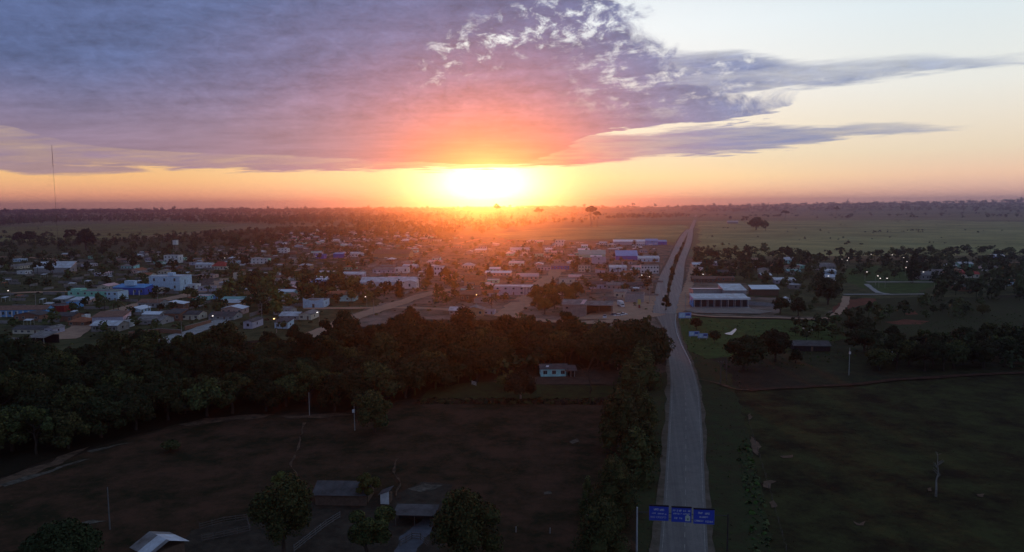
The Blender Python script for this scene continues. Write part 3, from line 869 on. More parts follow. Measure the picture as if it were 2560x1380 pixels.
def wall_run(name, pts_px, h, m, label, th=.18, cat='wall', gaps=False):
    """a boundary wall with a coping through places of the photograph"""
    pts = [P(*p) for p in pts_px]; o = empty(name, pts[0], 0, label, cat); b, c = MB(), MB(); q0 = pts[0]
    for p, q in zip(pts[:-1], pts[1:]):
        b.quadbar(p - q0 + Vector((0, 0, -.2)), q - q0 + Vector((0, 0, -.2)), th, h + .2); c.quadbar(p - q0 + Vector((0, 0, h + .001)), q - q0 + Vector((0, 0, h + .001)), th + .08, .06)
    b.build('wall_body', m, o); c.build('coping', WALL['grey'], o)
    return o

def rail_fence(pts_px, label, h=1.35, rails=3, step=2.2, m=None, name='rail_fence', post_r=.08, world_pts=None, rs=(.05, .12)):
    m = m or WOOD; pts = [P(*p) for p in pts_px] if world_pts is None else world_pts
    q0 = pts[0].copy(); o = empty(name, q0, 0, label, 'fence'); posts = []
    pm = MB().tube((0, 0, -.3), (0, 0, h + .1), post_r, post_r * .9, 6).mesh('post', m)
    for p, q in zip(pts[:-1], pts[1:]):
        L_ = (q - p).length; k = max(1, round(L_ / step))
        for i in range(k + 1):
            c = p.lerp(q, i / k) - q0
            if posts and (posts[-1] - c).length < .5: continue
            posts.append(c)
    for c in posts:
        po = bpy.data.objects.new('post', pm); col.objects.link(po); po.parent = o; po.location = c; po.rotation_euler = (random.uniform(-.04, .04), random.uniform(-.04, .04), 0)
    for r_ in range(rails):
        z = h * (r_ + 1) / rails - .12
        for a, b in zip(posts[:-1], posts[1:]):
            MB().quadbar(a + Vector((0, -.05, z + random.uniform(-.03, .03))), b + Vector((0, -.05, z + random.uniform(-.03, .03))), rs[0], rs[1]).build('rail', m, o)
    return o
# ------------------------------------------------------------------ the ground and what lies on it
build_ground()
M_FIELD = mat('bare_red_field', (.058, .030, .018), 1, .02, .5, .09, tint=(.022, .020, .010), bump=.35, bscale=.5)
M_RFIELD = mat('dark_rough_grass', (.040, .039, .015), 1, .02, .5, .075, tint=(.024, .017, .010), bump=.35, bscale=.5)
M_LAWN = mat('green_lawn', (.058, .090, .026), 1, .02, .3, .15, tint=(.040, .050, .018), bump=.2, bscale=1.0)
M_VERGE = mat('verge_grass', (.036, .044, .018), 1, .02, .3, .2, tint=(.040, .032, .018), bump=.3, bscale=.8)
M_SOIL = mat('town_soil', (.205, .140, .108), 1, .03, .4, .05, tint=(.070, .062, .040), bump=.15, bscale=.5)
M_DIRT = mat('packed_dirt', (.38, .235, .155), 1, .04, .25, .15, bump=.05, bscale=1.0)
M_RED = mat('red_clay', (.15, .055, .034), 1, .03, .35, .2, bump=.2, bscale=.8)
M_BANK = mat('eroded_bank', (.115, .070, .045), 1, .03, .5, .5, tint=(.035, .026, .018), bump=.3, bscale=1.0)
M_SAND = mat('pale_scrape', (.115, .098, .076), 1, .03, .4, .7, tint=(.032, .026, .018), bump=.1)
M_PASTURE = mat('dry_pasture', (.27, .275, .115), 1, .02, .30, .006, tint=(.17, .18, .075), bump=.3, bscale=.15)
M_GREENF = mat('green_pasture', (.15, .17, .06), 1, .02, .3, .01, tint=(.11, .105, .045), bump=.3, bscale=.2)
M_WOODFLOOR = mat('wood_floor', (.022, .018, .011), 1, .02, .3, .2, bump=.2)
M_PALEST = mat('pale_concrete_street', (.30, .29, .27), .95, .1, .25, .2)
M_SHOULDER = mat('dusty_shoulder', (.12, .092, .070), 1, .03, .4, .3, tint=(.06, .05, .032), bump=.1)

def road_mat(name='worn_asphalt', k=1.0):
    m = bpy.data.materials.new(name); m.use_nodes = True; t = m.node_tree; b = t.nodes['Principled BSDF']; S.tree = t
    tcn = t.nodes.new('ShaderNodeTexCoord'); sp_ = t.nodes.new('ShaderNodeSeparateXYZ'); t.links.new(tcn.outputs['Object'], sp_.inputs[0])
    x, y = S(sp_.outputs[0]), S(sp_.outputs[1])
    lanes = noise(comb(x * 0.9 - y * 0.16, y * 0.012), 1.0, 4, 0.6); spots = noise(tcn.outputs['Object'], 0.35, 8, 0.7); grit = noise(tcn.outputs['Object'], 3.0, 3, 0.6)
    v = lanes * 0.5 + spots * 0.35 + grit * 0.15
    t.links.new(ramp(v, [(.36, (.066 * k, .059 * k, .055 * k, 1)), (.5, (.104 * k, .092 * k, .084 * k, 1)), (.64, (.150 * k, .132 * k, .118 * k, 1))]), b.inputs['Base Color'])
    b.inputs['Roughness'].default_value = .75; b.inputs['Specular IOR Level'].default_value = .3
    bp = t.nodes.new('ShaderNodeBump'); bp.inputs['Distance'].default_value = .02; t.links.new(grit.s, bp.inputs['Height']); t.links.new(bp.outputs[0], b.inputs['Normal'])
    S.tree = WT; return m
M_ROAD = road_mat(); M_AVENUE = road_mat('sheen_lifted_asphalt', 1.65)  # avenue asphalt colour lifted to carry the bright sky's grazing sheen
M_PAINT = mat('worn_road_paint', (.22, .205, .17), .9, .2, .6, .8, tint=(.11, .105, .1))
M_KERB = mat('kerb_concrete', (.32, .30, .28), .9, .1, .25, 1.0)

# far pastures
surface('pasture_right', [(1752, 600), (1742, 566), (1745, 552), (2100, 551), (2560, 549), (2700, 549), (2760, 640), (2560, 636), (2300, 640), (2050, 640), (1900, 640), (1800, 650), (1740, 652)], M_PASTURE, 6)
surface('pasture_left', [(-260, 612), (-260, 560), (150, 559), (500, 559), (600, 562), (480, 580), (330, 592), (240, 605), (0, 612)], M_GREENF, 6)
surface('pasture_middle', [(1275, 600), (1230, 585), (1330, 574), (1500, 564), (1700, 562), (1722, 566), (1712, 590), (1690, 606), (1540, 596), (1400, 600)], M_PASTURE, 5)
surface('pasture_small', [(1030, 636), (1105, 622), (1160, 606), (1300, 606), (1200, 622), (1180, 632), (1050, 640)], M_GREENF, 3)
# the town
surface('town_ground', [(-200, 870), (-200, 622), (200, 612), (500, 590), (760, 570), (1000, 575), (1300, 600), (1640, 604), (1690, 615), (1720, 640), (1800, 655), (2100, 655), (2560, 655), (2760, 660), (2760, 720), (2450, 740), (2300, 750), (2120, 742),
                        (2050, 795), (1900, 795), (1690, 785), (1660, 830), (1500, 818), (1300, 800), (1000, 800), (860, 835), (700, 860), (430, 850), (230, 880), (0, 900)], M_SOIL, 3)
M_GARDEN = mat('overgrown_yards', (.080, .076, .036), 1, .02, .4, .06, tint=(.036, .040, .018), bump=.2, bscale=.5)
surface('overgrown_yards', [(-200, 872), (-200, 610), (200, 603), (480, 588), (640, 572), (760, 566), (980, 570), (1150, 578), (1130, 600), (960, 636), (900, 680), (960, 735), (930, 765), (860, 790), (740, 850), (430, 862), (230, 885), (0, 905)], M_GARDEN, 3)
surface('overgrown_yards', [(1745, 700), (1748, 656), (2100, 652), (2700, 658), (2760, 722), (2450, 742), (2300, 752), (2115, 743), (2060, 792), (1945, 790), (1948, 744), (1872, 742), (1866, 708), (1800, 704)], M_GARDEN, 2)
# green ground at the edges of the town
surface('green_plot', [(1700, 788), (1800, 797), (1960, 800), (2090, 806), (2200, 800), (2300, 830), (2100, 850), (1960, 880), (1760, 900), (1716, 866), (1696, 830), (1692, 800)], M_LAWN, 1.2)
surface('park_lawn', [(2115, 672), (2200, 662), (2270, 668), (2290, 690), (2360, 702), (2290, 732), (2200, 734), (2150, 716), (2110, 700)], M_LAWN, 2)
surface('scrub_slope', [(2100, 752), (2300, 742), (2560, 745), (2750, 760), (2750, 870), (2400, 880), (2200, 870), (2080, 830)], M_VERGE, 2)
surface('red_slope', [(2080, 770), (2110, 752), (2160, 745), (2192, 748), (2180, 760), (2130, 770), (2085, 785)], M_RED, 1.0)
surface('red_patch', [(2215, 806), (2262, 798), (2330, 804), (2300, 812), (2240, 812)], M_RED, 1.2)
surface('red_patch', [(2265, 783), (2290, 779), (2296, 786), (2270, 788)], M_RED, 1.0)
# the near fields
surface('grass_field_right', [(1765, 1500), (1762, 1240), (1768, 1100), (1790, 975), (1880, 975), (2100, 962), (2300, 943), (2560, 930), (2760, 925), (2900, 1500)], M_RFIELD, 1.2)
surface('bare_field_left', [(-260, 1500), (-120, 1290), (0, 1210), (160, 1150), (300, 1105), (450, 1062), (640, 1045), (860, 1040), (1000, 1012), (1180, 1008), (1510, 1012), (1560, 1100), (1600, 1500)], M_FIELD, 1.0)
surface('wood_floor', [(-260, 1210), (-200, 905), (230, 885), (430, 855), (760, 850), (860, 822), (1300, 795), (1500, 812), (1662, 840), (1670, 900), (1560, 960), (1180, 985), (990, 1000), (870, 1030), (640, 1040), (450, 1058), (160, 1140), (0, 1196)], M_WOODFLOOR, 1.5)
surface('yard', [(1240, 952), (1340, 944), (1450, 925), (1560, 905), (1640, 905), (1664, 918), (1660, 950), (1540, 962), (1340, 962), (1200, 960)], mat('yard_soil', (.075, .050, .036), 1, .02, .35, .3, bump=.1), .8)
surface('house_lawn', [(1050, 994), (1080, 972), (1180, 955), (1340, 962), (1530, 966), (1545, 985), (1480, 996), (1250, 1000), (1080, 1003)], mat('dim_lawn', (.034, .044, .015), 1, .02, .35, .3, tint=(.026, .024, .012), bump=.2), .7)
surface('verge_left', [(1600, 1500), (1592, 1240), (1600, 1100), (1618, 1000), (1640, 940), (1664, 930), (1672, 950), (1668, 1100), (1655, 1240), (1640, 1500)], M_VERGE, .5)
surface('verge_right', [(1772, 1500), (1765, 1240), (1757, 1100), (1750, 1000), (1742, 950), (1724, 900), (1722, 880), (1790, 905), (1830, 940), (1850, 1010), (1880, 1120), (1915, 1280), (1950, 1500)], M_VERGE, .6)
surface('cattle_yard', [(440, 1380), (470, 1330), (620, 1290), (760, 1262), (960, 1245), (1060, 1205), (1130, 1210), (1110, 1260), (1100, 1390), (1080, 1500), (400, 1500)], mat('trodden_yard', (.055, .042, .030), 1, .02, .4, .4, tint=(.028, .022, .016), bump=.15), .6)
surface('concrete_yard', [(1000, 1345), (1060, 1296), (1088, 1298), (1082, 1330), (1050, 1365), (1020, 1400), (980, 1400)], mat('yard_concrete', (.095, .095, .105), .9, .1, .3, .6), .25)

# eroded banks and scrapes
for q in ([(-60, 1222), (40, 1186), (110, 1160), (150, 1150), (90, 1188), (30, 1205), (-40, 1232)], [(90, 1178), (150, 1142), (215, 1118), (180, 1145), (120, 1172)],
          [(450, 1062), (520, 1046), (640, 1036), (690, 1036), (660, 1046), (560, 1054), (470, 1066)], [(700, 1040), (790, 1036), (850, 1034), (875, 1040), (800, 1046), (720, 1047)]):
    surface('eroded_bank', q, M_BANK, .8)
for q in ([(0, 1213), (60, 1192), (130, 1176), (200, 1150), (225, 1146), (160, 1170), (80, 1200), (20, 1215)], [(215, 1131), (300, 1112), (340, 1106), (280, 1120), (230, 1132)], [(205, 1308), (232, 1300), (262, 1304), (215, 1316)],
          [(1362, 1236), (1376, 1231), (1384, 1238), (1368, 1241)], [(1420, 1105), (1440, 1099), (1450, 1106), (1430, 1110)], [(1020, 1222), (1060, 1210), (1110, 1216), (1085, 1226), (1050, 1230)]):
    surface('pale_scrape', q, M_SAND, .6)
for q in ([(1868, 1040), (1876, 1034), (1880, 1046), (1872, 1052)], [(1878, 1092), (1890, 1104), (1904, 1118), (1896, 1126), (1898, 1142), (1884, 1134), (1878, 1118)], [(1908, 1206), (1925, 1202), (1944, 1206), (1926, 1212), (1924, 1224), (1908, 1220)],
          [(1920, 1258), (1932, 1254), (1942, 1268), (1930, 1272)], [(2136, 1306), (2150, 1312), (2164, 1306), (2158, 1316), (2142, 1316)], [(2318, 1224), (2330, 1222), (2332, 1230), (2320, 1230)], [(2440, 1238), (2458, 1236), (2456, 1246), (2444, 1244)], [(1950, 1142), (1984, 1140), (1980, 1146), (1960, 1148)]):
    surface('bare_earth_scrape', q, mat('ochre_scrape', (.13, .082, .055), 1, .03, .4, .5, bump=.1), .2)

# roads
def wider(pairs, a, b):
    return [(l - a * (y - 519) / 300, r + b * (y - 519) / 300, y) for l, r, y in pairs]
HW = [(1630, 1784, 1640), (1648, 1770, 1380), (1660, 1763, 1240), (1669, 1757, 1100), (1675, 1750, 1000), (1676, 1741, 950), (1672, 1724, 900), (1667, 1708, 865), (1661, 1697, 830), (1646, 1690, 800), (1632, 1694, 778)]
RC = [(1660, 1694, 785), (1668, 1700, 765), (1675, 1704, 728), (1684, 1709, 690), (1697, 1714, 650), (1713, 1728, 610), (1719, 1732, 587), (1722.5, 1732.5, 574), (1728, 1737, 562), (1732.5, 1740, 553), (1735.5, 1741.2, 544), (1738, 1742, 537), (1739.5, 1742.5, 531)]
LC = [(1632, 1662, 785), (1634, 1664, 765), (1638, 1668, 728), (1650, 1672, 690), (1671, 1686, 650), (1690, 1705, 610), (1704, 1716.5, 587), (1716, 1724, 574)]
strip('road_shoulder', wider(HW, 7, 5), M_SHOULDER, jag=.5); strip('road_shoulder', wider(RC, -2, 9), M_SHOULDER, jag=.5); strip('road_shoulder', wider(LC, 12, -2), M_SHOULDER, jag=.5)
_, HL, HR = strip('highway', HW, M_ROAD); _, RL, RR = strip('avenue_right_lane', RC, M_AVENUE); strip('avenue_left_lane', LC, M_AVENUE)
_z = LAYER[0]; LAYER[0] += .006
mk = MB()
for i in range(0, len(HL) - 1):
    a, b = (HL[i] * .48 + HR[i] * .52), (HL[i + 1] * .48 + HR[i + 1] * .52); n = max(1, int((b - a).length / 9))
    for k in range(n):
        p, q = a.lerp(b, k / n), a.lerp(b, (k + .45) / n); s = Vector((.07, 0, 0)); mk.poly([p - s + Vector((0, 0, _z)), p + s + Vector((0, 0, _z)), q + s + Vector((0, 0, _z)), q - s + Vector((0, 0, _z))])
tag(mk.build('lane_marking', M_PAINT), kind='structure')
for nm, (a, b, w) in {'l': (HL, HR, .06), 'r': (HL, HR, .94)}.items():
    tag(strip('edge_line', [(p.lerp(q, w - .008), p.lerp(q, w + .008)) for p, q in zip(a, b)], M_PAINT, n=1, pxpairs=False)[0], kind='structure')
# the planted strip between the carriageways
MED = [(1664, 1667, 762), (1667, 1674, 745), (1669, 1675, 728), (1673, 1684, 690), (1687, 1696, 650), (1706, 1712.5, 610), (1717, 1719, 588)]
l = smooth_line([P(a, y) for a, b, y in MED], 3); r = smooth_line([P(b, y) for a, b, y in MED], 3); mb = MB(); kb = MB()
for i in range(len(l) - 1):
    u = Vector((0, 0, .16)); mb.hull([l[i], r[i], r[i + 1], l[i + 1]], [l[i] + u, r[i] + u, r[i + 1] + u, l[i + 1] + u])
    for a, b in ((l[i], l[i + 1]), (r[i], r[i + 1])): kb.quadbar(a, b, .22, .2)
me = tag(mb.build('median', M_VERGE), kind='structure'); kb.build('kerb', M_KERB, me)
MB().hull([P(1680, 999), P(1748, 999), P(1747, 994), P(1680, 994)], [P(1680, 998) + Vector((0, 0, .09)), P(1748, 998) + Vector((0, 0, .09)), P(1747, 995) + Vector((0, 0, .09)), P(1680, 995) + Vector((0, 0, .09))]).build('speed_bump', mat('dark_patch_asphalt', (.03, .03, .034), .8, .2, .2, 1))
tag(bpy.data.objects['speed_bump'], 'dark speed bump across the highway before the bend', 'speed bump')

track('dirt_road', [(700, 872), (760, 848), (815, 826), (870, 800), (935, 778), (1005, 756), (1060, 738), (1120, 724)], 11, M_DIRT)
track('dirt_road', [(760, 772), (880, 771), (1010, 770), (1130, 776), (1260, 790), (1400, 806), (1500, 806), (1600, 795), (1650, 785)], 8, M_DIRT)
track('dirt_road', [(1262, 790), (1290, 768), (1318, 745), (1335, 728), (1360, 705), (1382, 688), (1400, 670)], 13, M_DIRT)
track('gravel_street', [(150, 850), (240, 800), (330, 768), (400, 752), (470, 738), (540, 716), (560, 702), (640, 690)], 13, M_DIRT)
track('gravel_street', [(-60, 742), (60, 732), (170, 730), (260, 722), (330, 716)], 9, M_DIRT)
track('gravel_street', [(380, 868), (440, 844), (490, 828), (530, 812), (560, 800)], 10, M_PALEST)
track('gravel_street', [(520, 700), (560, 698), (620, 692), (700, 680), (800, 672), (900, 668)], 10, M_DIRT)
track('dirt_road', [(-60, 643), (40, 643), (100, 646), (160, 650)], 8, M_DIRT)
track('dirt_road', [(1030, 636), (1105, 622), (1160, 606), (1200, 598)], 7, M_DIRT)
track('dirt_road', [(900, 650), (1030, 648), (1160, 650), (1290, 650), (1400, 648), (1500, 652), (1640, 656)], 7, M_DIRT)
track('dirt_road', [(1040, 690), (1150, 690), (1260, 694), (1400, 690), (1520, 690), (1650, 694)], 8, M_DIRT)
track('dirt_road', [(1500, 562), (1600, 560), (1730, 559)], 14, M_DIRT)
track('dirt_track', [(1694, 781), (1760, 791), (1850, 794), (1950, 796), (2045, 799), (2085, 790), (2110, 765), (2115, 742)], 4, M_DIRT)
track('dirt_track', [(2108, 737), (2180, 737), (2240, 737), (2320, 736)], 4, M_PALEST)
track('pale_path', [(2166, 711), (2180, 722), (2196, 732), (2225, 737)], 3.6, M_PALEST)
track('pale_street', [(2166, 706), (2230, 706), (2290, 706), (2360, 707), (2420, 714)], 6, M_PALEST)
track('red_track', [(1870, 978), (1960, 972), (2060, 967), (2150, 962), (2230, 952), (2300, 948), (2420, 940), (2560, 934), (2700, 930)], 2.6, mat('red_track_soil', (.070, .036, .024), 1, .02, .45, .4))
track('red_track', [(1745, 950), (1790, 960), (1840, 975), (1872, 978)], .9, M_BANK)
track('footpath', [(720, 1230), (742, 1190), (728, 1165), (745, 1120), (760, 1060)], .45, M_BANK); track('footpath', [(985, 1245), (1000, 1215), (985, 1185), (992, 1150)], .45, M_BANK)
surface('forecourt', [(1440, 800), (1510, 772), (1540, 742), (1640, 735), (1632, 785), (1560, 800)], M_DIRT, .7)
surface('forecourt', [(1700, 775), (1712, 768), (1870, 772), (1930, 780), (1900, 786), (1740, 784)], mat('pale_apron', (.24, .20, .165), 1, .05, .25, .3), .5)
surface('roadside_strip', [(1690, 785), (1700, 740), (1716, 700), (1726, 660), (1738, 660), (1732, 720), (1722, 775)], M_DIRT, .8)

# ponds
M_WATER = mat('still_water', (.02, .025, .025), .06, .8, .1, .5)
for q in ([(1811, 836), (1826, 832), (1838, 823), (1842, 826), (1830, 840), (1816, 838)], [(2020, 829), (2032, 825), (2034, 829), (2024, 832)], [(2004, 822), (2012, 818), (2014, 822), (2008, 825)]):
    surface('pond', q, M_WATER, .15)

# ------------------------------------------------------------------ landmarks among the buildings
H = house
def add(phrase, *a, **k):
    o = H(*a, **k); LAND.append((phrase, o.location.x, o.location.y)); return o
o = add('turquoise house', 1385, 942, 66, 21, 'gable', 'turquoise', 'dark grey', 'small turquoise house with two windows and dark roof at the wood edge', depth=6, roofpx=9, nwin=3, door=False, yaw=R(2))
MB().hull([(-2.9, .6, 3.15), (-1.9, .6, 3.15), (-1.6, 1.8, 3.62), (-2.6, 1.8, 3.62)], [(-2.9, .6, 3.25), (-1.9, .6, 3.25), (-1.6, 1.8, 3.72), (-2.6, 1.8, 3.72)]).build('skylight', ROOF['white'], o)
H(1428, 943, 24, 16, 'shed', 'dark', 'dark grey', 'lean-to porch joined to the right of the turquoise house', depth=5, open_front=True, yaw=R(2), nwin=0)
H(1545, 925, 40, 16, 'shed', 'dark', 'dark grey', 'dark open shed under the trees right of the turquoise house', depth=6, open_front=True, yaw=R(-4), name='shed', cat='shed')
o = add('grey warehouse', 1436, 792, 58, 31, 'gable', 'concrete', 'grey', 'tall grey concrete warehouse with one small window and pink roof panel', depth=15, roofpx=11, nwin=0, door=False, yaw=R(-8), name='warehouse', cat='warehouse')
w_, d_, h_ = o['_w'], o['_d'], o['_h']
MB().box(-w_ / 2 + 1.6, -w_ / 2 + 3.0, -.06, .01, h_ - 2.3, h_ - 1.3).build('window', GLASS, o)
q_ = w_ / 2; MB().hull([(q_ - 3.2, .2, h_ + .25), (q_ - 1.2, .2, h_ + .25), (q_ + .2, 6.6, h_ + 1.75), (q_ - 1.8, 6.6, h_ + 1.75)], [(q_ - 3.2, .2, h_ + .34), (q_ - 1.2, .2, h_ + .34), (q_ + .2, 6.6, h_ + 1.84), (q_ - 1.8, 6.6, h_ + 1.84)]).build('roof_panel', ROOF['pink'], o)
H(1498, 788, 66, 25, 'gable', 'brown', 'grey', 'open-fronted repair shed joined to the right of the grey warehouse', depth=12, roofpx=9, open_front=True, yaw=R(-8), name='shed', cat='shed')
# filling station
o = add('filling station', 1586, 757, 46, 22, 'flat', 'grey', 'dark grey', 'filling station canopy with dark flat top on thin posts', depth=12, name='canopy', cat='canopy', nwin=0, door=False, open_front=True, yaw=R(-12))
H(1556, 745, 40, 14, 'shed', 'cream', 'grey', 'low filling station kiosk left of the dark flat canopy', depth=8, name='kiosk', cat='kiosk', nwin=2)
def sign_post(px, py, hpx, wpx, spx, m, label, cat='sign', name='totem_sign', yaw=R(-6), colour2=None, marks=None):
    p = P(px, py); mm = -(CM.inverted() @ p).z / F; o = empty(name, p, yaw, label, cat); h, w, s = hpx * mm, wpx * mm, spx * mm
    if w > 3.5:
        for x in (-w * .36, w * .36): MB().tube((x, .1, -.3), (x, .1, h - .1), .09, .08, 7).build('post', STEEL, o)
    else: MB().box(-w * .2, w * .2, .02, .2, -.3, h - s + .05).build('post', WALL['red'] if colour2 else STEEL, o)
    b = MB().box(-w / 2, w / 2, -.08, .0, h - s, h).build('panel', m, o)
    f = MB()
    for a in ((-w / 2 - .06, w / 2 + .06, h, h + .08), (-w / 2 - .06, w / 2 + .06, h - s - .08, h - s), (-w / 2 - .06, -w / 2, h - s, h), (w / 2, w / 2 + .06, h - s, h)): f.box(a[0], a[1], -.10, .03, a[2], a[3])
    f.build('frame', STEEL, o)
    for (x0, x1, z0, z1, mt) in (marks or []):
        MB().box(-w / 2 + x0 * w, -w / 2 + x1 * w, -.10, -.083, h - s + z0 * s, h - s + z1 * s).build('printed_patch', mt, b)
    return o
sign_post(1598, 772, 24, 8, 13, mat('sign_yellow', (.62, .48, .14), .6, .3, .1, 1), 'yellow totem sign on a red post in front of the filling station', colour2=1)
# white lorry
def truck(px, py, yaw, label):
    o = empty('box_truck', P(px, py) + Vector((0, 0, .06)), yaw, label, 'truck')
    MB().box(-1.2, 1.2, -1.2, 4.6, 1.15, 3.6).build('cargo_box', WALL['white'], o)
    MB().hull([(-1.1, -3.2, .6), (1.1, -3.2, .6), (1.1, -1.35, .6), (-1.1, -1.35, .6)], [(-1.0, -2.9, 2.6), (1.0, -2.9, 2.6), (1.0, -1.35, 2.6), (-1.0, -1.35, 2.6)]).build('cab', WALL['white'], o)
    MB().hull([(-.9, -3.16, 1.7), (.9, -3.16, 1.7), (.9, -3.0, 1.7), (-.9, -3.0, 1.7)], [(-.85, -3.05, 2.35), (.85, -3.05, 2.35), (.85, -2.9, 2.35), (-.85, -2.9, 2.35)]).build('windscreen', GLASS, o)
    MB().box(-.9, .9, -1.3, 4.5, .75, 1.14).build('chassis', DOORM, o)
    for x in (-1.05, 1.05):
        for y in (-2.4, 3.2): MB().tube((x - .12, y, .45), (x + .12, y, .45), .45, .45, 12).build('wheel', TYRE, o)
truck(1553, 768, R(8), 'white box truck parked between the repair shed and the yellow sign')
car(1512, 795, R(80), (.55, .56, .58), 'silver pickup nearest to the open repair shed', 'pickup', name='parked_pickup', group='vehicles parked by the filling station')
car(1534, 789, R(20), (.06, .07, .12), 'dark blue hatchback between the silver pickup and the white pickups', group='vehicles parked by the filling station')
car(1544, 791, R(22), (.62, .62, .62), 'white hatchback beside the dark blue one near the filling station', group='vehicles parked by the filling station')
car(1557, 789, R(24), (.66, .66, .66), 'white pickup at the road end of the parked row', 'pickup', name='parked_pickup', group='vehicles parked by the filling station')
car(1447, 808, R(70), (.30, .32, .36), 'grey car half hidden by trees below the grey warehouse', 'hatchback')
car(1708, 589, R(76), (.10, .10, .11), 'small dark car far up the avenue where its two lanes meet', name='car')

# the pale roadside store on the right
o = add('pale roadside store', 1800, 768, 134, 24, 'shed', 'sky blue', 'pale', 'long pale metal roofed store with glazed front facing the crossroads', depth=10, roofpx=6, nwin=0, door=False, yaw=R(-3), name='store', cat='store')
w_, d_, h_ = o['_w'], o['_d'], o['_h']
MB().hull([(-w_ / 2 - .6, -3.6, h_ + .12), (w_ / 2 + .8, -3.6, h_ + .12), (w_ / 2 + .8, -.5, h_ + .35), (-w_ / 2 - .6, -.5, h_ + .35)], [(-w_ / 2 - .6, -3.6, h_ + .25), (w_ / 2 + .8, -3.6, h_ + .25), (w_ / 2 + .8, -.5, h_ + .48), (-w_ / 2 - .6, -.5, h_ + .48)]).build('awning', ROOF['pale'], o)
MB().box(-w_ / 2 - .6, w_ / 2 + .8, -3.75, -3.61, h_ - .75, h_ + .35).build('fascia', ROOF['white'], o)
for k in range(9):
    x = -w_ / 2 + .3 + (w_ - .4) * k / 8; MB().box(x - .08, x + .08, -3.4, -3.24, -.3, h_ + .1).build('post', WALL['white'], o)
    if k < 8:
        x1 = x + (w_ - .4) / 8 - .06; f = MB().box(x + .06, x1, -.08, .01, .25, h_ - .5 - .3 * (k % 3)).build('window', STEEL, o); MB().box(x + .14, x1 - .08, -.11, -.085, .35, h_ - .6 - .3 * (k % 3)).build('pane', GLASS, f)
MB().box(-w_ / 2 - 1, w_ / 2 + 1, -4.2, -.1, -.2, .18).build('platform', M_KERB, o)
H(1778, 748, 90, 22, 'back', 'grey', 'pale', 'low pale roofed hall directly behind the roadside store, left half', depth=13, roofpx=5, nwin=0, door=False, yaw=R(-3), name='hall', cat='hall')
H(1838, 752, 54, 26, 'shed', 'grey', 'pale', 'taller pale roofed hall behind the roadside store, right half', depth=17, roofpx=12, nwin=0, door=False, yaw=R(-3), name='hall', cat='hall')
o = add('pale roofed shed', 1913, 739, 66, 16, 'shed', 'brown', 'white', 'open brown shed with a clean white roof right of the roadside store', depth=8, roofpx=9, yaw=R(-3), nwin=0, door=False, name='shed', cat='shed')
wall_run('boundary_wall', [(1868, 762), (1905, 765), (1942, 768)], 2.2, WALL['grey'], 'grey boundary wall running right from the roadside store')
H(1968, 756, 16, 9, 'front', 'white', 'white', 'little white gabled hut between two dark round trees', depth=4, nwin=0, name='hut', cat='hut')
# billboards
for (x, y, h, w, s, lb, tilt) in ((1712, 801, 20, 32, 14, 'blue and white billboard where the highway enters the town', 4), (1735, 846, 18, 26, 12, 'left blue banner board of the pair on the green plot', 2), (1757, 850, 17, 24, 12, 'right pale banner board of the pair on the green plot', -6)):
    sign_post(x, y, h, w, s, mat('billboard_blue', (.16, .30, .62), .5, .3, .2, .8), lb, 'billboard', 'billboard', R(tilt), marks=[(.05, .50, .12, .88, WALL['pale blue']), (.55, .95, .1, .35, WALL['white']), (.58, .9, .5, .8, mat('billboard_navy', (.03, .06, .25), .5, .3, .2, .8))])
# left side
o = add('mint green building', 222, 752, 110, 24, 'flat', 'mint', 'grey', 'long mint green flat-topped building with dark openings', depth=14, yaw=R(-6), nwin=5, name='building', cat='building')
MB().box(-o['_w'] / 2 + 2.2, -o['_w'] / 2 + 9, -.03, 6, o['_h'] + .09, o['_h'] + 1.5).build('stair_tower', WALL['mint'], o)
H(281, 753, 30, 24, 'flat', 'pale blue', 'grey', 'pale blue-white block joined to the right end of the mint building', depth=11, yaw=R(-6), nwin=1, name='building', cat='building')
o = add('royal blue building', 322, 737, 86, 18, 'shed', 'blue', 'blue', 'royal blue low building with white columns behind the mint building', depth=10, roofpx=7, yaw=R(-8), name='building', cat='building', nwin=4)
for k in range(5): MB().box(-8 + k * 4.2, -7.6 + k * 4.2, -1.7, -1.3, -.3, 3.2).build('column', WALL['white'], o)
MB().box(-4.5, 2.6, 2.2, 6, o['_h'] + 1.2, o['_h'] + 4.6).build('sign_tower', WALL['pale blue'], o)
o = add('big pale blue hall', 412, 727, 80, 36, 'flat', 'pale blue', 'pale', 'big box-shaped pale blue hall, tallest building on the left', depth=17, yaw=R(-5), nwin=2, name='hall', cat='hall')
MB().box(.5, 4.6, 4, 8, o['_h'] + .09, o['_h'] + 2.4).build('roof_room', WALL['pale blue'], o)
H(468, 723, 44, 12, 'flat', 'white', 'pale', 'low white wing stretching right from the big pale blue hall', depth=8, yaw=R(-5), nwin=3)
H(512, 729, 34, 12, 'flat', 'lilac', 'grey', 'small grey-lilac house with one dark window past the white wing', depth=8, nwin=1)
o = add('long blue school', 50, 792, 126, 18, 'gable', 'sky blue', 'brown', 'long sky blue house with white columns and brown roof at the left edge', depth=9, roofpx=10, yaw=R(4), nwin=7)
for k in range(9): MB().box(-o['_w'] / 2 + 1 + k * 3, -o['_w'] / 2 + 1.5 + k * 3, -.8, -.3, -.3, o['_h'] - .7).build('column', WALL['white'], o)
H(138, 780, 48, 16, 'flat', 'red', 'dark grey', 'dark red box shed right of the long blue house', depth=10, nwin=0, name='shed', cat='shed')
H(178, 770, 26, 16, 'flat', 'sky blue', 'grey', 'small bright blue shop below the mint green building', depth=7, nwin=1, name='shop', cat='shop')
H(150, 757, 34, 8, 'shed', 'grey', 'pale', 'low pale roof between the red shed and the mint building', depth=8)
H(192, 815, 46, 10, 'hip', 'brick', 'clay', 'hipped orange tiled roof house below the small white tank', depth=9, roofpx=11)
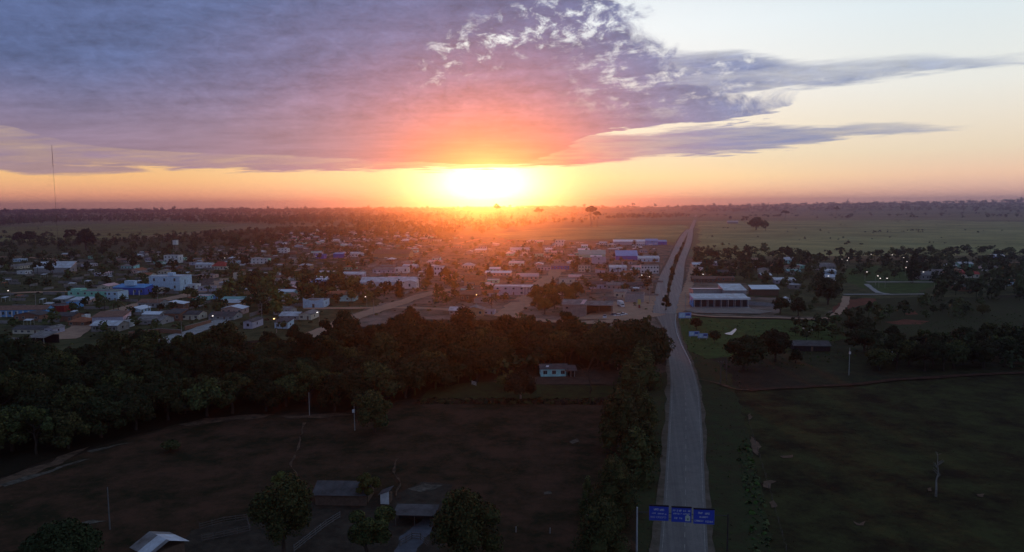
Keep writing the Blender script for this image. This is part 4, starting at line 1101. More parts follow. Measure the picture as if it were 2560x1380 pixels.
H(205, 800, 20, 13, 'flat', 'white', 'white', 'small white square tank house above the orange hipped roof', depth=4, nwin=0, door=False)
o = add('long lilac wall house', 270, 817, 72, 25, 'shed', 'lilac', 'brown', 'long plain lilac-walled house beside the gravel street', depth=12, roofpx=8, yaw=R(9), nwin=0)
H(318, 818, 14, 17, 'flat', 'white', 'grey', 'narrow white gatehouse at the right end of the lilac house', depth=4, nwin=0)
H(266, 796, 40, 11, 'front', 'lilac', 'grey', 'gabled lilac house behind the long plain lilac wall', depth=9)
H(80, 835, 104, 10, 'gable', 'cream', 'dark grey', 'long low house with pale eaves and dark roof, far left', depth=8, roofpx=8, nwin=5)
H(122, 836, 24, 15, 'front', 'lilac', 'grey', 'small gabled house at the right end of the long low house', depth=8)
H(90, 866, 48, 22, 'shed', 'dark', 'grey', 'dark open shed with pale left post at the far left wood edge', depth=9, open_front=True, name='shed', cat='shed')
H(15, 870, 44, 12, 'gable', 'grey', 'grey', 'grey roofed house cut by the left edge', depth=10, roofpx=9)
H(372, 812, 66, 11, 'gable', 'grey', 'grey', 'wide grey roofed house right of the lilac one', depth=12, roofpx=10)
H(377, 796, 44, 8, 'gable', 'grey', 'white', 'white pyramid-like roof above the wide grey roofed house', depth=7, roofpx=6)
H(430, 802, 40, 18, 'shed', 'brick', 'dark grey', 'brick walled house with dark roof beside the white pyramid roof', depth=9)
H(475, 800, 46, 14, 'gable', 'cream', 'dark grey', 'cream house with blue side under the dark roof', depth=9)
wall_run('brick_boundary_wall', [(322, 840), (400, 832), (455, 836)], 2.1, WALL['brick'], 'reddish brick yard wall left of the pale street')
wall_run('brick_boundary_wall', [(462, 826), (500, 816), (528, 808)], 2.0, WALL['brick'], 'reddish brick yard wall right of the pale street')
o = add('mint roofed house', 582, 762, 58, 12, 'gable', 'turquoise', 'green', 'long house with mint green verandah roof among dark trees', depth=9, roofpx=8, nwin=3)
H(541, 752, 16, 13, 'flat', 'sky blue', 'grey', 'blue cube house up left of the mint verandah roof', depth=5, nwin=0)
H(553, 800, 66, 10, 'gable', 'grey', 'dark grey', 'low grey roof under the trees left of the lit yellow lamp', depth=10, roofpx=9)
H(620, 822, 24, 18, 'front', 'lilac', 'dark grey', 'gable end with one dark window at the wood edge, centre left', depth=12, nwin=1, door=False)
H(703, 822, 34, 16, 'shed', 'pale blue', 'dark grey', 'pale blue house with two dark windows by the wood edge', depth=8, nwin=2, door=False)
H(762, 800, 32, 14, 'front', 'cream', 'grey', 'cream gabled house left of the wide dirt road', depth=12, nwin=1)
H(722, 800, 48, 9, 'gable', 'grey', 'pale', 'pale open roof attached left of the cream gabled house', depth=9, roofpx=9)
H(705, 788, 44, 12, 'gable', 'grey', 'grey', 'grey house behind the cream gabled house', depth=9, roofpx=9)
o = add('white chapel', 784, 770, 50, 18, 'flat', 'pale blue', 'grey', 'white chapel front whose top curves up to both corners', depth=13, nwin=0, name='chapel', cat='church', yaw=R(-2))
w_, h_ = o['_w'], o['_h']; q = MB(); lo, hi = [], []
for k in range(9):
    x = -w_ / 2 - .3 + (w_ + .6) * k / 8; s = abs(k - 4) / 4; lo.append((x, h_ - 2)); hi.append((x, h_ + .1 + 1.8 * s * s))
for k in range(8):
    q.hull([(lo[k][0], -.30, -.3), (lo[k + 1][0], -.30, -.3), (lo[k + 1][0], -.06, -.3), (lo[k][0], -.06, -.3)], [(lo[k][0], -.30, hi[k][1]), (lo[k + 1][0], -.30, hi[k + 1][1]), (lo[k + 1][0], -.06, hi[k + 1][1]), (lo[k][0], -.06, hi[k][1])])
q.build('facade', WALL['pale blue'], o); MB().box(-.7, .7, -.36, -.302, -.1, 2.5).build('door', DOORM, o)
o = add('long white shed roof', 131, 682, 84, 12, 'shed', 'grey', 'pale', 'large pale sheet roof on its own at the left, right of an empty lot', depth=14, roofpx=17, yaw=R(8), nwin=0, name='shed', cat='shed')
wall_run('boundary_wall', [(-60, 672), (20, 668), (88, 662)], 2.4, WALL['grey'], 'long grey wall of the empty lot at the far left')
o = add('white two-storey house', 428, 658, 38, 20, 'flat', 'white', 'grey', 'white two-storey house with open balconies, left middle', depth=10, nwin=3)
# water tower
p = P(440, 632); mm = -(CM.inverted() @ p).z / F; o = empty('water_tower', p, R(-6), 'white water tank on four legs above the left trees', 'water tower'); LAND.append(('white water tower', p.x, p.y))
for sx in (-1, 1):
    for sy in (-1, 1): MB().tube((sx * 2.0, sy * 2.0, -.3), (sx * 1.9, sy * 1.9, 11.0), .28, .24, 6).build('leg', POSTC, o)
MB().box(-2.6, 2.6, -2.6, 2.6, 11.01, 17.0).build('tank', WALL['white'], o); MB().box(-2.8, 2.8, -2.8, 2.8, 17.01, 17.3).build('lid', WALL['grey'], o); MB().box(-2.2, 2.2, -2.2, 2.2, 5.3, 5.55).build('brace', POSTC, o)
H(508, 671, 42, 10, 'gable', 'white', 'pale', 'pale gabled house touching the red tiled roof', depth=9, nwin=3)
o = add('red tiled roof', 547, 675, 38, 10, 'hip', 'cream', 'red', 'house with a bright red pyramid roof, left middle', depth=11, roofpx=13)
o = add('white and green house', 640, 660, 60, 14, 'flat', 'white', 'grey', 'white house with green end wall and many windows, centre left', depth=9, nwin=5); MB().box(o['_w'] / 2 + .01, o['_w'] / 2 + 1.6, .2, 6, -.3, o['_h'] - .2).build('green_wing', WALL['mint'], o)
H(706, 632, 26, 11, 'flat', 'white', 'white', 'small white block below the far trees, centre left', depth=8, nwin=2)
H(594, 698, 22, 16, 'flat', 'cream', 'grey', 'pale cube beside the pale street end, centre left', depth=7, nwin=0)
o = add('long brown barn', 978, 645, 92, 10, 'gable', 'ochre', 'brown', 'very long barn with a brown roof and pale wall, centre', depth=22, roofpx=13, nwin=0, door=False, name='barn', cat='barn')
H(874, 643, 44, 9, 'shed', 'white', 'pale', 'low white building with posts left of the long brown barn', depth=9, nwin=4)
H(845, 645, 24, 10, 'shed', 'blue', 'blue', 'small blue roofed house, right one of the blue pair left of the barn', depth=8, nwin=0)
H(800, 647, 22, 11, 'flat', 'blue', 'blue', 'small dark blue block, left one of the blue pair', depth=8, nwin=0)
o = add('long pale school', 970, 720, 138, 15, 'gable', 'pale blue', 'pale', 'long pale roofed school with light blue wall behind a cone-shaped tree', depth=14, roofpx=13, nwin=9, yaw=R(-2))
H(1024, 722, 34, 17, 'front', 'white', 'pale', 'white end block with large round window, right end of the long school', depth=8, nwin=1, door=False)
H(1003, 683, 32, 14, 'flat', 'white', 'pale', 'white cube with a blue window above the long school', depth=9, nwin=2)
H(960, 683, 58, 9, 'shed', 'lilac', 'grey', 'long lilac roof left of the white cube above the school', depth=9, nwin=4)
H(880, 694, 56, 8, 'shed', 'lilac', 'pale', 'long pale roofed house up left of the long school', depth=9, nwin=4)
H(815, 690, 40, 8, 'gable', 'lilac', 'pale', 'pale striped roof row house left of the long pale roof', depth=9)
H(790, 715, 34, 10, 'hip', 'sky blue', 'blue', 'small turquoise-blue hipped roof among trees left of the school', depth=8, roofpx=7)
H(1096, 690, 22, 24, 'flat', 'pale blue', 'grey', 'narrow pale blue two-storey house between two cone-shaped trees', depth=9, nwin=2)
o = add('orange clay-roofed house', 1186, 716, 52, 15, 'gable', 'ochre', 'clay', 'orange-walled house with wide clay roof, centre', depth=14, roofpx=13, nwin=2)
o = add('white corner building', 1284, 738, 100, 22, 'flat', 'lilac', 'pale', 'long white-lilac building with columns beside the wide dirt street', depth=13, nwin=4, yaw=R(-4), name='building', cat='building')
for k in range(4): MB().box(o['_w'] / 2 - 7 + k * 2.1, o['_w'] / 2 - 6.6 + k * 2.1, -2.2, -1.8, -.3, o['_h'] - .3).build('column', WALL['white'], o)
MB().box(o['_w'] / 2 - 8, o['_w'] / 2 + .6, -2.4, -.02, o['_h'] - .3, o['_h'] + .1).build('porch_roof', WALL['white'], o)
H(1175, 754, 50, 18, 'gable', 'brown', 'brown', 'brown roofed house below the orange clay-roofed house', depth=11, roofpx=10)
H(1185, 790, 46, 16, 'front', 'ochre', 'grey', 'brown gabled house by the wood edge, centre', depth=9)
H(1140, 786, 34, 10, 'gable', 'grey', 'pale', 'pale roofed hut left of the brown gabled house', depth=8, roofpx=8)
H(1222, 787, 28, 10, 'flat', 'lilac', 'grey', 'small lilac block right of the brown gabled house', depth=7)
o = add('slope-top white house', 1399, 616, 22, 16, 'flat', 'white', 'grey', 'white two-storey cube house alone at the far edge, centre right', depth=9, nwin=2)
o = add('long white-roofed hall', 1576, 612, 84, 8, 'shed', 'lilac', 'white', 'very long far hall whose roof shows as a white line', depth=16, roofpx=5, nwin=0, door=False, name='hall', cat='hall')
H(1630, 613, 30, 11, 'shed', 'sky blue', 'blue', 'pale blue far hall right of the long white-roofed hall', depth=15, nwin=0, name='hall', cat='hall')
H(1655, 612, 24, 8, 'shed', 'blue', 'blue', 'low dark blue far hall nearest the avenue', depth=12, nwin=0, name='hall', cat='hall')
o = add('green roofed hall', 1480, 645, 66, 9, 'gable', 'green' if 'green' in WALL else 'mint', 'green', 'large pale green roofed hall right of the centre', depth=18, roofpx=12, nwin=0, name='hall', cat='hall')
H(1497, 660, 36, 17, 'flat', 'lilac', 'grey', 'plain lilac block in front of the green roofed hall', depth=10, nwin=0)
o = add('blue roofed hall', 1567, 650, 54, 10, 'shed', 'blue', 'blue', 'large bright blue roofed hall near the avenue', depth=22, roofpx=14, nwin=0, name='hall', cat='hall')
H(1622, 655, 52, 9, 'shed', 'pale blue', 'pale', 'long pale roof between the blue hall and the avenue', depth=12, nwin=4)
o = add('white avenue block', 1625, 684, 44, 20, 'flat', 'white', 'dark grey', 'white two-storey block with small windows beside the avenue', depth=11, nwin=5)
H(1461, 680, 30, 16, 'flat', 'cream', 'dark grey', 'cream block with tiny windows, middle of the town', depth=9, nwin=3)
H(1417, 718, 38, 20, 'flat', 'cream', 'grey', 'blank cream wall house behind the round trees', depth=10, nwin=1)
H(1437, 718, 14, 14, 'flat', 'pale blue', 'grey', 'small pale blue porch at the foot of the blank cream house', depth=3, nwin=1)
H(1545, 680, 42, 11, 'shed', 'pale blue', 'pale', 'pale green-white roof house left of the white avenue block', depth=10, nwin=2)
H(1495, 722, 46, 12, 'gable', 'lilac', 'dark grey', 'pale walled house with dark roof right of the round trees', depth=10)
H(1540, 724, 46, 11, 'gable', 'grey', 'grey', 'grey roofed house right of the pale walled dark-roof house', depth=10, roofpx=7)
H(1590, 722, 44, 9, 'gable', 'grey', 'dark grey', 'long dark roof close to the avenue behind the filling station', depth=10, roofpx=7)
H(1400, 674, 44, 10, 'gable', 'blue', 'grey', 'purple-blue fronted shops in the town middle', depth=10, nwin=4)
H(1360, 676, 34, 9, 'gable', 'lilac', 'grey', 'lilac fronted shop left of the purple-blue shops', depth=9)
H(1318, 700, 54, 9, 'gable', 'pink', 'pink', 'pink roofed long house left of the round trees', depth=11, roofpx=8)
H(1245, 690, 64, 8, 'gable', 'pink', 'white', 'house with a thin bright white roof edge, centre', depth=10, roofpx=5)
H(1170, 672, 30, 9, 'hip', 'cream', 'pale', 'pale hipped roof above the orange clay-roofed house', depth=9, roofpx=7)
H(1300, 632, 50, 8, 'gable', 'cream', 'pale', 'long pale roof in the glow below the sun', depth=12, roofpx=6)
H(1440, 700, 36, 8, 'gable', 'pink', 'pink', 'pinkish roof between the cream block and the round trees', depth=9)
# right side of the avenue
H(1744, 668, 24, 7, 'gable', 'cream', 'white', 'small white roofed house right beside the avenue', depth=8, roofpx=5)
H(1797, 664, 24, 7, 'gable', 'lilac', 'pale', 'small pale roof among trees, first past the avenue', depth=8)
H(1760, 706, 56, 9, 'gable', 'brown', 'brown', 'brown roofed house behind the roadside store', depth=10, roofpx=7)
H(1815, 690, 40, 9, 'gable', 'brown', 'dark grey', 'dark roofed house in trees above the roadside store', depth=10, roofpx=6)
H(1898, 668, 22, 8, 'gable', 'pale blue', 'white', 'small house with bright roof edge in the trees, right', depth=8)
H(1978, 659, 30, 10, 'gable', 'turquoise', 'pale', 'pale turquoise house between dark trees, right', depth=9, roofpx=7)
H(1985, 686, 32, 8, 'gable', 'grey', 'green', 'grey-green roof below the pale turquoise house', depth=8)
H(2062, 676, 50, 10, 'gable', 'grey', 'grey', 'wide grey roofed house with green ridge, right', depth=12, roofpx=8)
H(2330, 700, 52, 13, 'gable', 'grey', 'grey', 'grey hall with lit doorway beside the park', depth=12, roofpx=9, name='hall', cat='hall')
o = add('right-hand red roof', 2425, 695, 44, 10, 'gable', 'cream', 'red', 'house with dull red roof on the far right', depth=12, roofpx=11, nwin=3)
H(2378, 694, 44, 9, 'gable', 'brick', 'brown', 'brown roofed wing left of the right-hand red roof', depth=9, roofpx=6)
H(2502, 648, 28, 7, 'shed', 'sky blue', 'pale', 'blue-white roof against the far pasture edge, right', depth=10)
H(2500, 724, 26, 9, 'gable', 'grey', 'grey', 'dim grey house in the trees, far right', depth=9)
o = add('dark farm shed', 2278, 872, 44, 11, 'shed', 'dark', 'grey', 'dark farm shed with one pale grey roof strip, right', depth=4, roofpx=4, open_front=True, name='shed', cat='shed')
H(2262, 897, 60, 9, 'gable', 'dark', 'dark grey', 'dark roofed farmhouse under the trees, right', depth=8, roofpx=10)
H(2228, 902, 12, 7, 'shed', 'mint', 'white', 'tiny mint green hut left of the dark farmhouse', depth=3, nwin=0, name='hut', cat='hut')
H(1832, 559, 26, 5, 'gable', 'grey', 'pale', 'lone farm roof on the far pasture right of the avenue', depth=14)
o = H(2030, 878, 88, 10, 'gable', 'dark', 'dark grey', 'long dark roof in the shade right of the two huge trees', depth=9, roofpx=10, nwin=0)

# the near farmyard
def sheet_roof(o, w, d, z0, z1, m, n, ridge=False):
    """roof sheets laid side by side; each is a part"""
    for k in range(n):
        x0, x1 = -w / 2 + w * k / n + .015, -w / 2 + w * (k + 1) / n - .015; zz = (k % 2) * .012
        for (ya, yb, za, zb) in (((0, d, z0, z1),) if not ridge else ((0, d / 2, z0, z1), (d / 2, d, z1, z0))):
            MB().hull([(x0, ya, za + zz), (x1, ya, za + zz), (x1, yb, zb + zz), (x0, yb, zb + zz)], [(x0, ya, za + zz + .05), (x1, ya, za + zz + .05), (x1, yb, zb + zz + .05), (x0, yb, zb + zz + .05)]).build('roof_sheet', m, o)
o = empty('cattle_shed', P(352, 1412), R(-22), 'metal roofed shed whose ridge shows at the bottom left', 'shed')
MB().box(-2.6, 2.6, .4, 6.4, -.3, 2.2).build('wall', WALL['brown'], o); o.rotation_euler.z = R(-35)
zz = 2.25
for k in range(7):
    x0 = -3.1 + k * .9; MB().hull([(x0, -.2, zz), (x0 + .87, -.2, zz), (x0 + .87, 3.4, zz + 1.5), (x0, 3.4, zz + 1.5)], [(x0, -.2, zz + .05), (x0 + .87, -.2, zz + .05), (x0 + .87, 3.4, zz + 1.55), (x0, 3.4, zz + 1.55)]).build('roof_sheet', ROOF['pale'] if k in (3, 4, 5) else ROOF['grey'], o)
    MB().hull([(x0, 3.4, zz + 1.5), (x0 + .87, 3.4, zz + 1.5), (x0 + .87, 7.0, zz), (x0, 7.0, zz)], [(x0, 3.4, zz + 1.55), (x0 + .87, 3.4, zz + 1.55), (x0 + .87, 7.0, zz + .05), (x0, 7.0, zz + .05)]).build('roof_sheet', ROOF['pale'] if k > 1 else ROOF['grey'], o)
p = P(850, 1268); o = empty('farm_barn', p, R(-3), 'low wide barn with an old grey sheet roof among the bottom trees', 'barn'); LAND.append(('old grey barn roof', p.x, p.y))
MB().box(-5.2, 5.2, .5, 7.2, -.3, 2.3).build('wall', WALL['brown'], o); sheet_roof(o, 11.6, 8.0, 2.35, 3.9, ROOF['dark grey'], 12, ridge=True)
p = P(962, 1262); o = empty('lean_to', p, R(-8), 'little white boarded lean-to beside the old grey barn', 'shed')
for k in range(6): MB().hull([(-.9 + k * .3, 0, -.2), (-.62 + k * .3, 0, -.2), (-.62 + k * .3, .06, -.2), (-.9 + k * .3, .06, -.2)], [(-.9 + k * .3, 0, 2.1 + k * .14), (-.62 + k * .3, 0, 2.2 + k * .14), (-.62 + k * .3, .06, 2.2 + k * .14), (-.9 + k * .3, .06, 2.1 + k * .14)]).build('board', WALL['white'], o)
MB().box(-.9, .9, .07, 2.2, -.2, 2.0).build('wall', WALL['brown'], o)
MB().hull([(-1.3, -.3, 2.05), (1.2, -.3, 3.05), (1.2, 2.5, 3.05), (-1.3, 2.5, 2.05)], [(-1.3, -.3, 2.13), (1.2, -.3, 3.13), (1.2, 2.5, 3.13), (-1.3, 2.5, 2.13)]).build('roof', ROOF['dark grey'], o)
p = P(1036, 1318); o = empty('milking_shed', p, R(-4), 'dark open shed behind the grey concrete yard at the bottom', 'shed')
MB().box(-3.8, 3.8, 3.4, 3.6, -.2, 2.3).build('wall', WALL['dark'], o)
for x in (-3.6, 0, 3.6): MB().tube((x, .2, -.2), (x, .2, 2.3), .09, .08, 6).build('post', WOOD, o)
MB().hull([(-4.1, -.3, 2.35), (4.1, -.3, 2.35), (4.1, 4.0, 2.75), (-4.1, 4.0, 2.75)], [(-4.1, -.3, 2.43), (4.1, -.3, 2.43), (4.1, 4.0, 2.83), (-4.1, 4.0, 2.83)]).build('roof', ROOF['dark grey'], o)
rail_fence([(500, 1326), (560, 1310), (618, 1302), (625, 1330), (560, 1345), (505, 1356)], 'weathered corral fence left of the near yellow-topped tree', step=2.0)
rail_fence([(735, 1382), (775, 1350), (815, 1318), (850, 1296)], 'long pale rail fence running up to the old barn', step=1.9, m=mat('pale_rail_wood', (.16, .15, .14), .9, .1, .3, 2))
rail_fence([(1000, 1368), (1030, 1350), (1052, 1352), (1072, 1372)], 'low dark pen fence in front of the milking shed', step=1.8)
rail_fence([(1200, 1335), (1290, 1332), (1375, 1335)], 'sparse fence posts across the field left of the highway', rails=0, step=7, h=1.1, m=POSTC)
rail_fence([(1872, 1060), (1900, 1150), (1930, 1250), (1965, 1380)], 'wire fence with thin posts right of the highway verge', rails=2, step=6, h=1.2, m=WOOD, post_r=.06, rs=(.012, .012))
rail_fence([(1690, 790), (1688, 812), (1692, 836), (1704, 866), (1718, 894), (1727, 913)], 'white railing along the outside of the highway bend', rails=2, step=3, h=.9, m=WALL['white'], post_r=.10)
rail_fence([(1190, 965), (1180, 962)], 'short white gate left of the round yard tree', rails=3, step=1.0, m=WALL['white'], name='yard_gate')

# the blue direction signs over the highway
pl, pr_ = P(1593, 1268, 8.1), P(1820, 1285, 7.6)
gc = (pl + pr_) / 2; ang = math.atan2(pr_.y - pl.y, pr_.x - pl.x); half = (pr_ - pl).length / 2
o = empty('sign_gantry', (gc.x, gc.y, 0), ang, 'three blue road sign panels hanging over the highway on a gantry', 'road sign')
MB().tube((-half, 0, -.4), (-half, 0, 8.1), .17, .13, 10).build('post', mat('pale_post', (.36, .37, .38), .7, .3, .2, 1), o)
MB().tube((half, 0, -.4), (half, 0, 7.6), .14, .11, 10).build('post', mat('rust_dark_post', (.045, .035, .035), .8, .2, .3, 1), o)
M_SB = mat('sign_blue', (.022, .055, .40), .45, .4, .06, .5); M_SW = mat('sign_lettering', (.40, .44, .52), .5, .3, .05, 1); M_SD = mat('sign_rail_black', (.012, .012, .02), .8, .2, .1, 1)  # M_SD is the near-black of the rails along the panel tops
M_SG = mat('sign_emblem', (.42, .48, .42), .5, .3, .1, 1)
MB().box(-half, half, .10, .18, 7.16, 7.26).build('beam', mat('dark_beam', (.05, .05, .055), .8, .3, .2, 1), o); MB().box(-half + 2, half - 2, .10, .18, 6.2, 6.3).build('beam', mat('dark_beam', (.05, .05, .055)), o)
rngt = random.Random(4)
def strokes(par, x0, x1, zc, h):
    """a word too worn to read: upright and level strokes the size of its letters"""
    n = max(1, round((x1 - x0) / (h * .72))); lw = (x1 - x0) / n; mb = MB()
    for k in range(n):
        a = x0 + k * lw; b = a + lw * .72; t = h * .2
        mb.box(a, a + t, -.086, -.076, zc - h / 2, zc + h / 2)
        for zz in rngt.sample((-.5, -.1, .3), 2): mb.box(a + t + .002, b, -.086, -.076, zc + zz * h, zc + zz * h + t)
        if rngt.random() < .5: mb.box(b + .002, b + t, -.086, -.076, zc - h / 2, zc + h / 2)
    mb.build('lettering', M_SW, par)
def text(par, s, x, z, size, m):
    cu = bpy.data.curves.new('lettering', 'FONT'); cu.body = s; cu.size = size; cu.align_x = 'CENTER'; cu.align_y = 'CENTER'; cu.extrude = .006; cu.materials.append(m)
    t0 = bpy.data.objects.new('lettering', cu); me = bpy.data.meshes.new_from_object(t0); bpy.data.objects.remove(t0)
    t = bpy.data.objects.new('lettering', me); col.objects.link(t); t.parent = par; t.location = (x, -.082, z); t.rotation_euler = (math.pi / 2, 0, 0)
def xat(px): return (px - 1593) / (1820 - 1593) * 2 * half - half
PAN = [(1624, 1672, 8.45, 5.95), (1680, 1729, 8.35, 5.85), (1735, 1786, 8.20, 5.70)]
for k, (a, b, zt, zb) in enumerate(PAN):
    x0, x1 = xat(a), xat(b); W_ = x1 - x0; xm = (x0 + x1) / 2
    pn = MB().box(x0, x1, -.07, .0, zb, zt).build('sign_panel', M_SB, o)
    fr = MB()
    for q in ((x0 - .05, x0, zb, zt), (x1, x1 + .05, zb, zt), (x0 - .05, x1 + .05, zb - .05, zb)): fr.box(q[0], q[1], -.09, .02, q[2], q[3])
    fr.build('panel_edge', mat('sign_edge', (.10, .13, .26), .6, .3, .1, 1), pn); MB().box(x0 - .05, x1 + .05, -.12, .1, zt, zt + .22).build('top_rail', M_SD, pn)
    hh = zt - zb
    if k == 0:
        strokes(pn, xm - .27 * W_, xm - .02 * W_, zt - .22 * hh, .34); strokes(pn, xm + .04 * W_, xm + .27 * W_, zt - .24 * hh, .34)
        strokes(pn, xm - .36 * W_, xm - .14 * W_, zt - .50 * hh, .22); strokes(pn, xm - .06 * W_, xm + .25 * W_, zt - .52 * hh, .22); strokes(pn, xm + .31 * W_, xm + .39 * W_, zt - .55 * hh, .22)
        text(pn, 'RIO CRESPO', xm - .03 * W_, zt - .78 * hh, .48, M_SW)
    elif k == 1:
        for u, v in ((-.44, -.28), (-.24, -.19), (-.13, .03), (.09, .26), (.33, .45)): strokes(pn, xm + u * W_, xm + v * W_, zt - .2 * hh, .32)
        for u, v in ((-.42, -.1), (-.04, .03), (.08, .44)): strokes(pn, xm + u * W_, xm + v * W_, zt - .42 * hh, .24)
        for u, v in ((-.36, -.18), (-.1, .04)): strokes(pn, xm + u * W_, xm + v * W_, zt - .74 * hh, .30)
        ex, ez = xm + .32 * W_, zb + .3 * hh; q = [(ex - .42, ez - .55), (ex + .42, ez - .55), (ex + .42, ez + .28), (ex, ez + .62), (ex - .42, ez + .28)]
        eb = MB().hull([(x, -.09, z) for x, z in q], [(x, -.072, z) for x, z in q]).build('emblem', M_SG, pn)
        MB().box(ex - .12, ex + .16, -.10, -.0905, ez - .35, ez - .02).build('emblem_mark', mat('emblem_green', (.10, .20, .14), .6, .3, .1, 1), pn)
    else:
        strokes(pn, xm - .28 * W_, xm - .04 * W_, zt - .24 * hh, .34); strokes(pn, xm + .05 * W_, xm + .28 * W_, zt - .27 * hh, .34)
        strokes(pn, xm - .22 * W_, xm + .22 * W_, zt - .52 * hh, .28)
        strokes(pn, xm - .45 * W_, xm - .0 * W_, zt - .80 * hh, .32); strokes(pn, xm + .07 * W_, xm + .47 * W_, zt - .83 * hh, .32)
LAND.append(('blue sign gantry', gc.x, gc.y))

# poles
pole(275, 1325, 110, 'concrete power pole standing alone in the lower left field', arms=0, r=.14, m=mat('old_grey_pole', (.15, .145, .14), .9, .1, .3, 2))
pole(887, 1077, 68, 'concrete pole with pale box in front of the round field-edge tree', arms=0, r=.15, box=True)
pole(774, 1040, 60, 'thin pole at the dark wood edge, left of the boxed pole', arms=0, r=.12)
pole(1801, 962, 62, 'dark wooden pole right of the highway bend, left of a pair', arms=1, m=WOOD)
pole(1816, 952, 56, 'dark wooden pole right of the highway bend, right of a pair', arms=0, m=WOOD)
pole(2122, 938, 70, 'pale pole with white box at the farm shed yard', arms=0, box=True)
pole(1713, 776, 46, 'dark pole on the corner left of the roadside store', arms=1)
for i, (x, y) in enumerate(((1632, 758), (1640, 716), (1655, 690), (1668, 664), (1682, 640), (1696, 618), (1706, 600))):
    pole(x - 8, y, 44, ('nearest', 'second', 'third', 'fourth', 'fifth', 'sixth', 'farthest')[i] + ' pole along the left kerb of the avenue', h=9.5, group='poles along the avenue')
for i, (x, y, n_) in enumerate(((372, 790, 'pole on the gravel street below the royal blue building'), (395, 775, 'pole on the gravel street behind the round street bush'), (455, 850, 'pole by the brick yard walls'), (655, 800, 'pole right of the lit white lamp, centre left'),
                         (935, 790, 'pole where the dirt roads meet'), (1310, 768, 'dark pole in front of the white corner building'), (90, 770, 'pole in front of the long blue house'), (1236, 760, 'pole left of the white corner building'))):
    pole(x, y, 44, n_, h=9.0)
def wires(pts_px, h, label):
    pts = [P(x, y) for x, y in pts_px]; o = empty('power_line', pts[0], 0, label, 'power line')
    for off in (-.8, 0, .8):
        w = MB()
        for p, q in zip(pts[:-1], pts[1:]):
            prev = None
            for k in range(7):
                s = k / 6; c = p.lerp(q, s) - pts[0] + Vector((off, -.14, h - 2.2 * s * (1 - s)))
                if prev is not None: w.tube(prev, c, .018, .018, 3)
                prev = c
        w.build('wire', mat('wire_black', (.02, .02, .02), .8, .2, .1, 1), o)
wires([(x - 8, y) for x, y in ((1632, 758), (1640, 716), (1655, 690), (1668, 664), (1682, 640), (1696, 618), (1706, 600))], 9.3, 'sagging wires strung between the avenue kerb poles')

# radio mast
p = P(147, 636); mm = -(CM.inverted() @ p).z / F; top = 60 + (530 - 372) * mm; o = empty('radio_mast', p, 0, 'very tall thin radio mast on the left horizon', 'radio mast'); LAND.append(('radio mast', p.x, p.y))
LM = mat('mast_steel', (.05, .045, .05), .7, .3, .1, 1)
for a in range(3): MB().tube((math.cos(a * 2.094) * .22, math.sin(a * 2.094) * .22, 0), (math.cos(a * 2.094) * .14, math.sin(a * 2.094) * .14, top), .05, .04, 5).build('mast_leg', LM, o)
lt = MB(); k = 0; z = .5
while z < top - 2:
    a, b = k * 2.094, (k + 1) * 2.094; lt.tube((math.cos(a) * .2, math.sin(a) * .2, z), (math.cos(b) * .2, math.sin(b) * .2, z + 1.2), .02, .02, 4); z += 1.2; k += 1
tag(lt.build('lattice', LM, o), kind='stuff')
MB().tube((0, 0, top * .80), (0, 0, top * .995), .30, .22, 6).build('antenna', LM, o)
for a in range(3):
    for f_ in (.45, .9): MB().tube((math.cos(a * 2.094 + .5) * 45, math.sin(a * 2.094 + .5) * 45, 0), (0, 0, top * f_), .02, .02, 3).build('guy_wire', LM, o)

# lit lamps
LP = [(20, 727, 0, 'lit lamp at the far left beyond the long blue house'), (530, 790, 0, 'bright white lamp among trees between the pale street and the mint verandah'), (687, 797, 1, 'warm orange lamp above the pale blue house'), (795, 781, 0, 'white lamp below the white chapel'),
      (915, 742, 0, 'lamp left of the dirt road junction'), (1191, 737, 1, 'small yellowish lamp below the orange clay-roofed house'), (1603, 688, 0, 'left lamp of two in front of the white avenue block'), (1624, 692, 0, 'right lamp of two in front of the white avenue block'),
      (1756, 686, 0, 'dim lamp right of the avenue above the roadside store'), (561, 645, 0, 'white lamp between the white houses, centre left'), (2106, 648, 0, 'left lamp of the three right above the park'), (2123, 645, 0, 'right lamp of the three right above the park'),
      (2117, 651, 0, 'lower lamp of the three above the park'), (2178, 636, 0, 'single lamp at the tree tops above the park'), (2230, 637, 0, 'lamp at the tree tops right of the single one'), (2258, 644, 0, 'upper left lamp beside the tall dark tree right of the park'),
      (2268, 654, 0, 'upper right lamp beside the tall dark tree right of the park'), (2267, 669, 0, 'lowest lamp beside the tall dark tree right of the park'), (2166, 680, 0, 'left lamp on the park lawn'), (2193, 690, 0, 'small lamp left of the brightest pair in the park'), (2201, 696, 0, 'left of the brightest lamp pair in the park'),
      (2217, 696, 0, 'right of the brightest lamp pair in the park'), (2341, 696, 0, 'lamp at the doorway of the grey hall'), (2352, 688, 0, 'lamp above right corner of the grey hall'), (2308, 680, 0, 'dim lamp above left corner of the grey hall'), (2069, 690, 0, 'lamp right of the grey-green roof')]
for x, y, wm_, lb in LP: street_lamp(x, y, lb, bool(wm_))
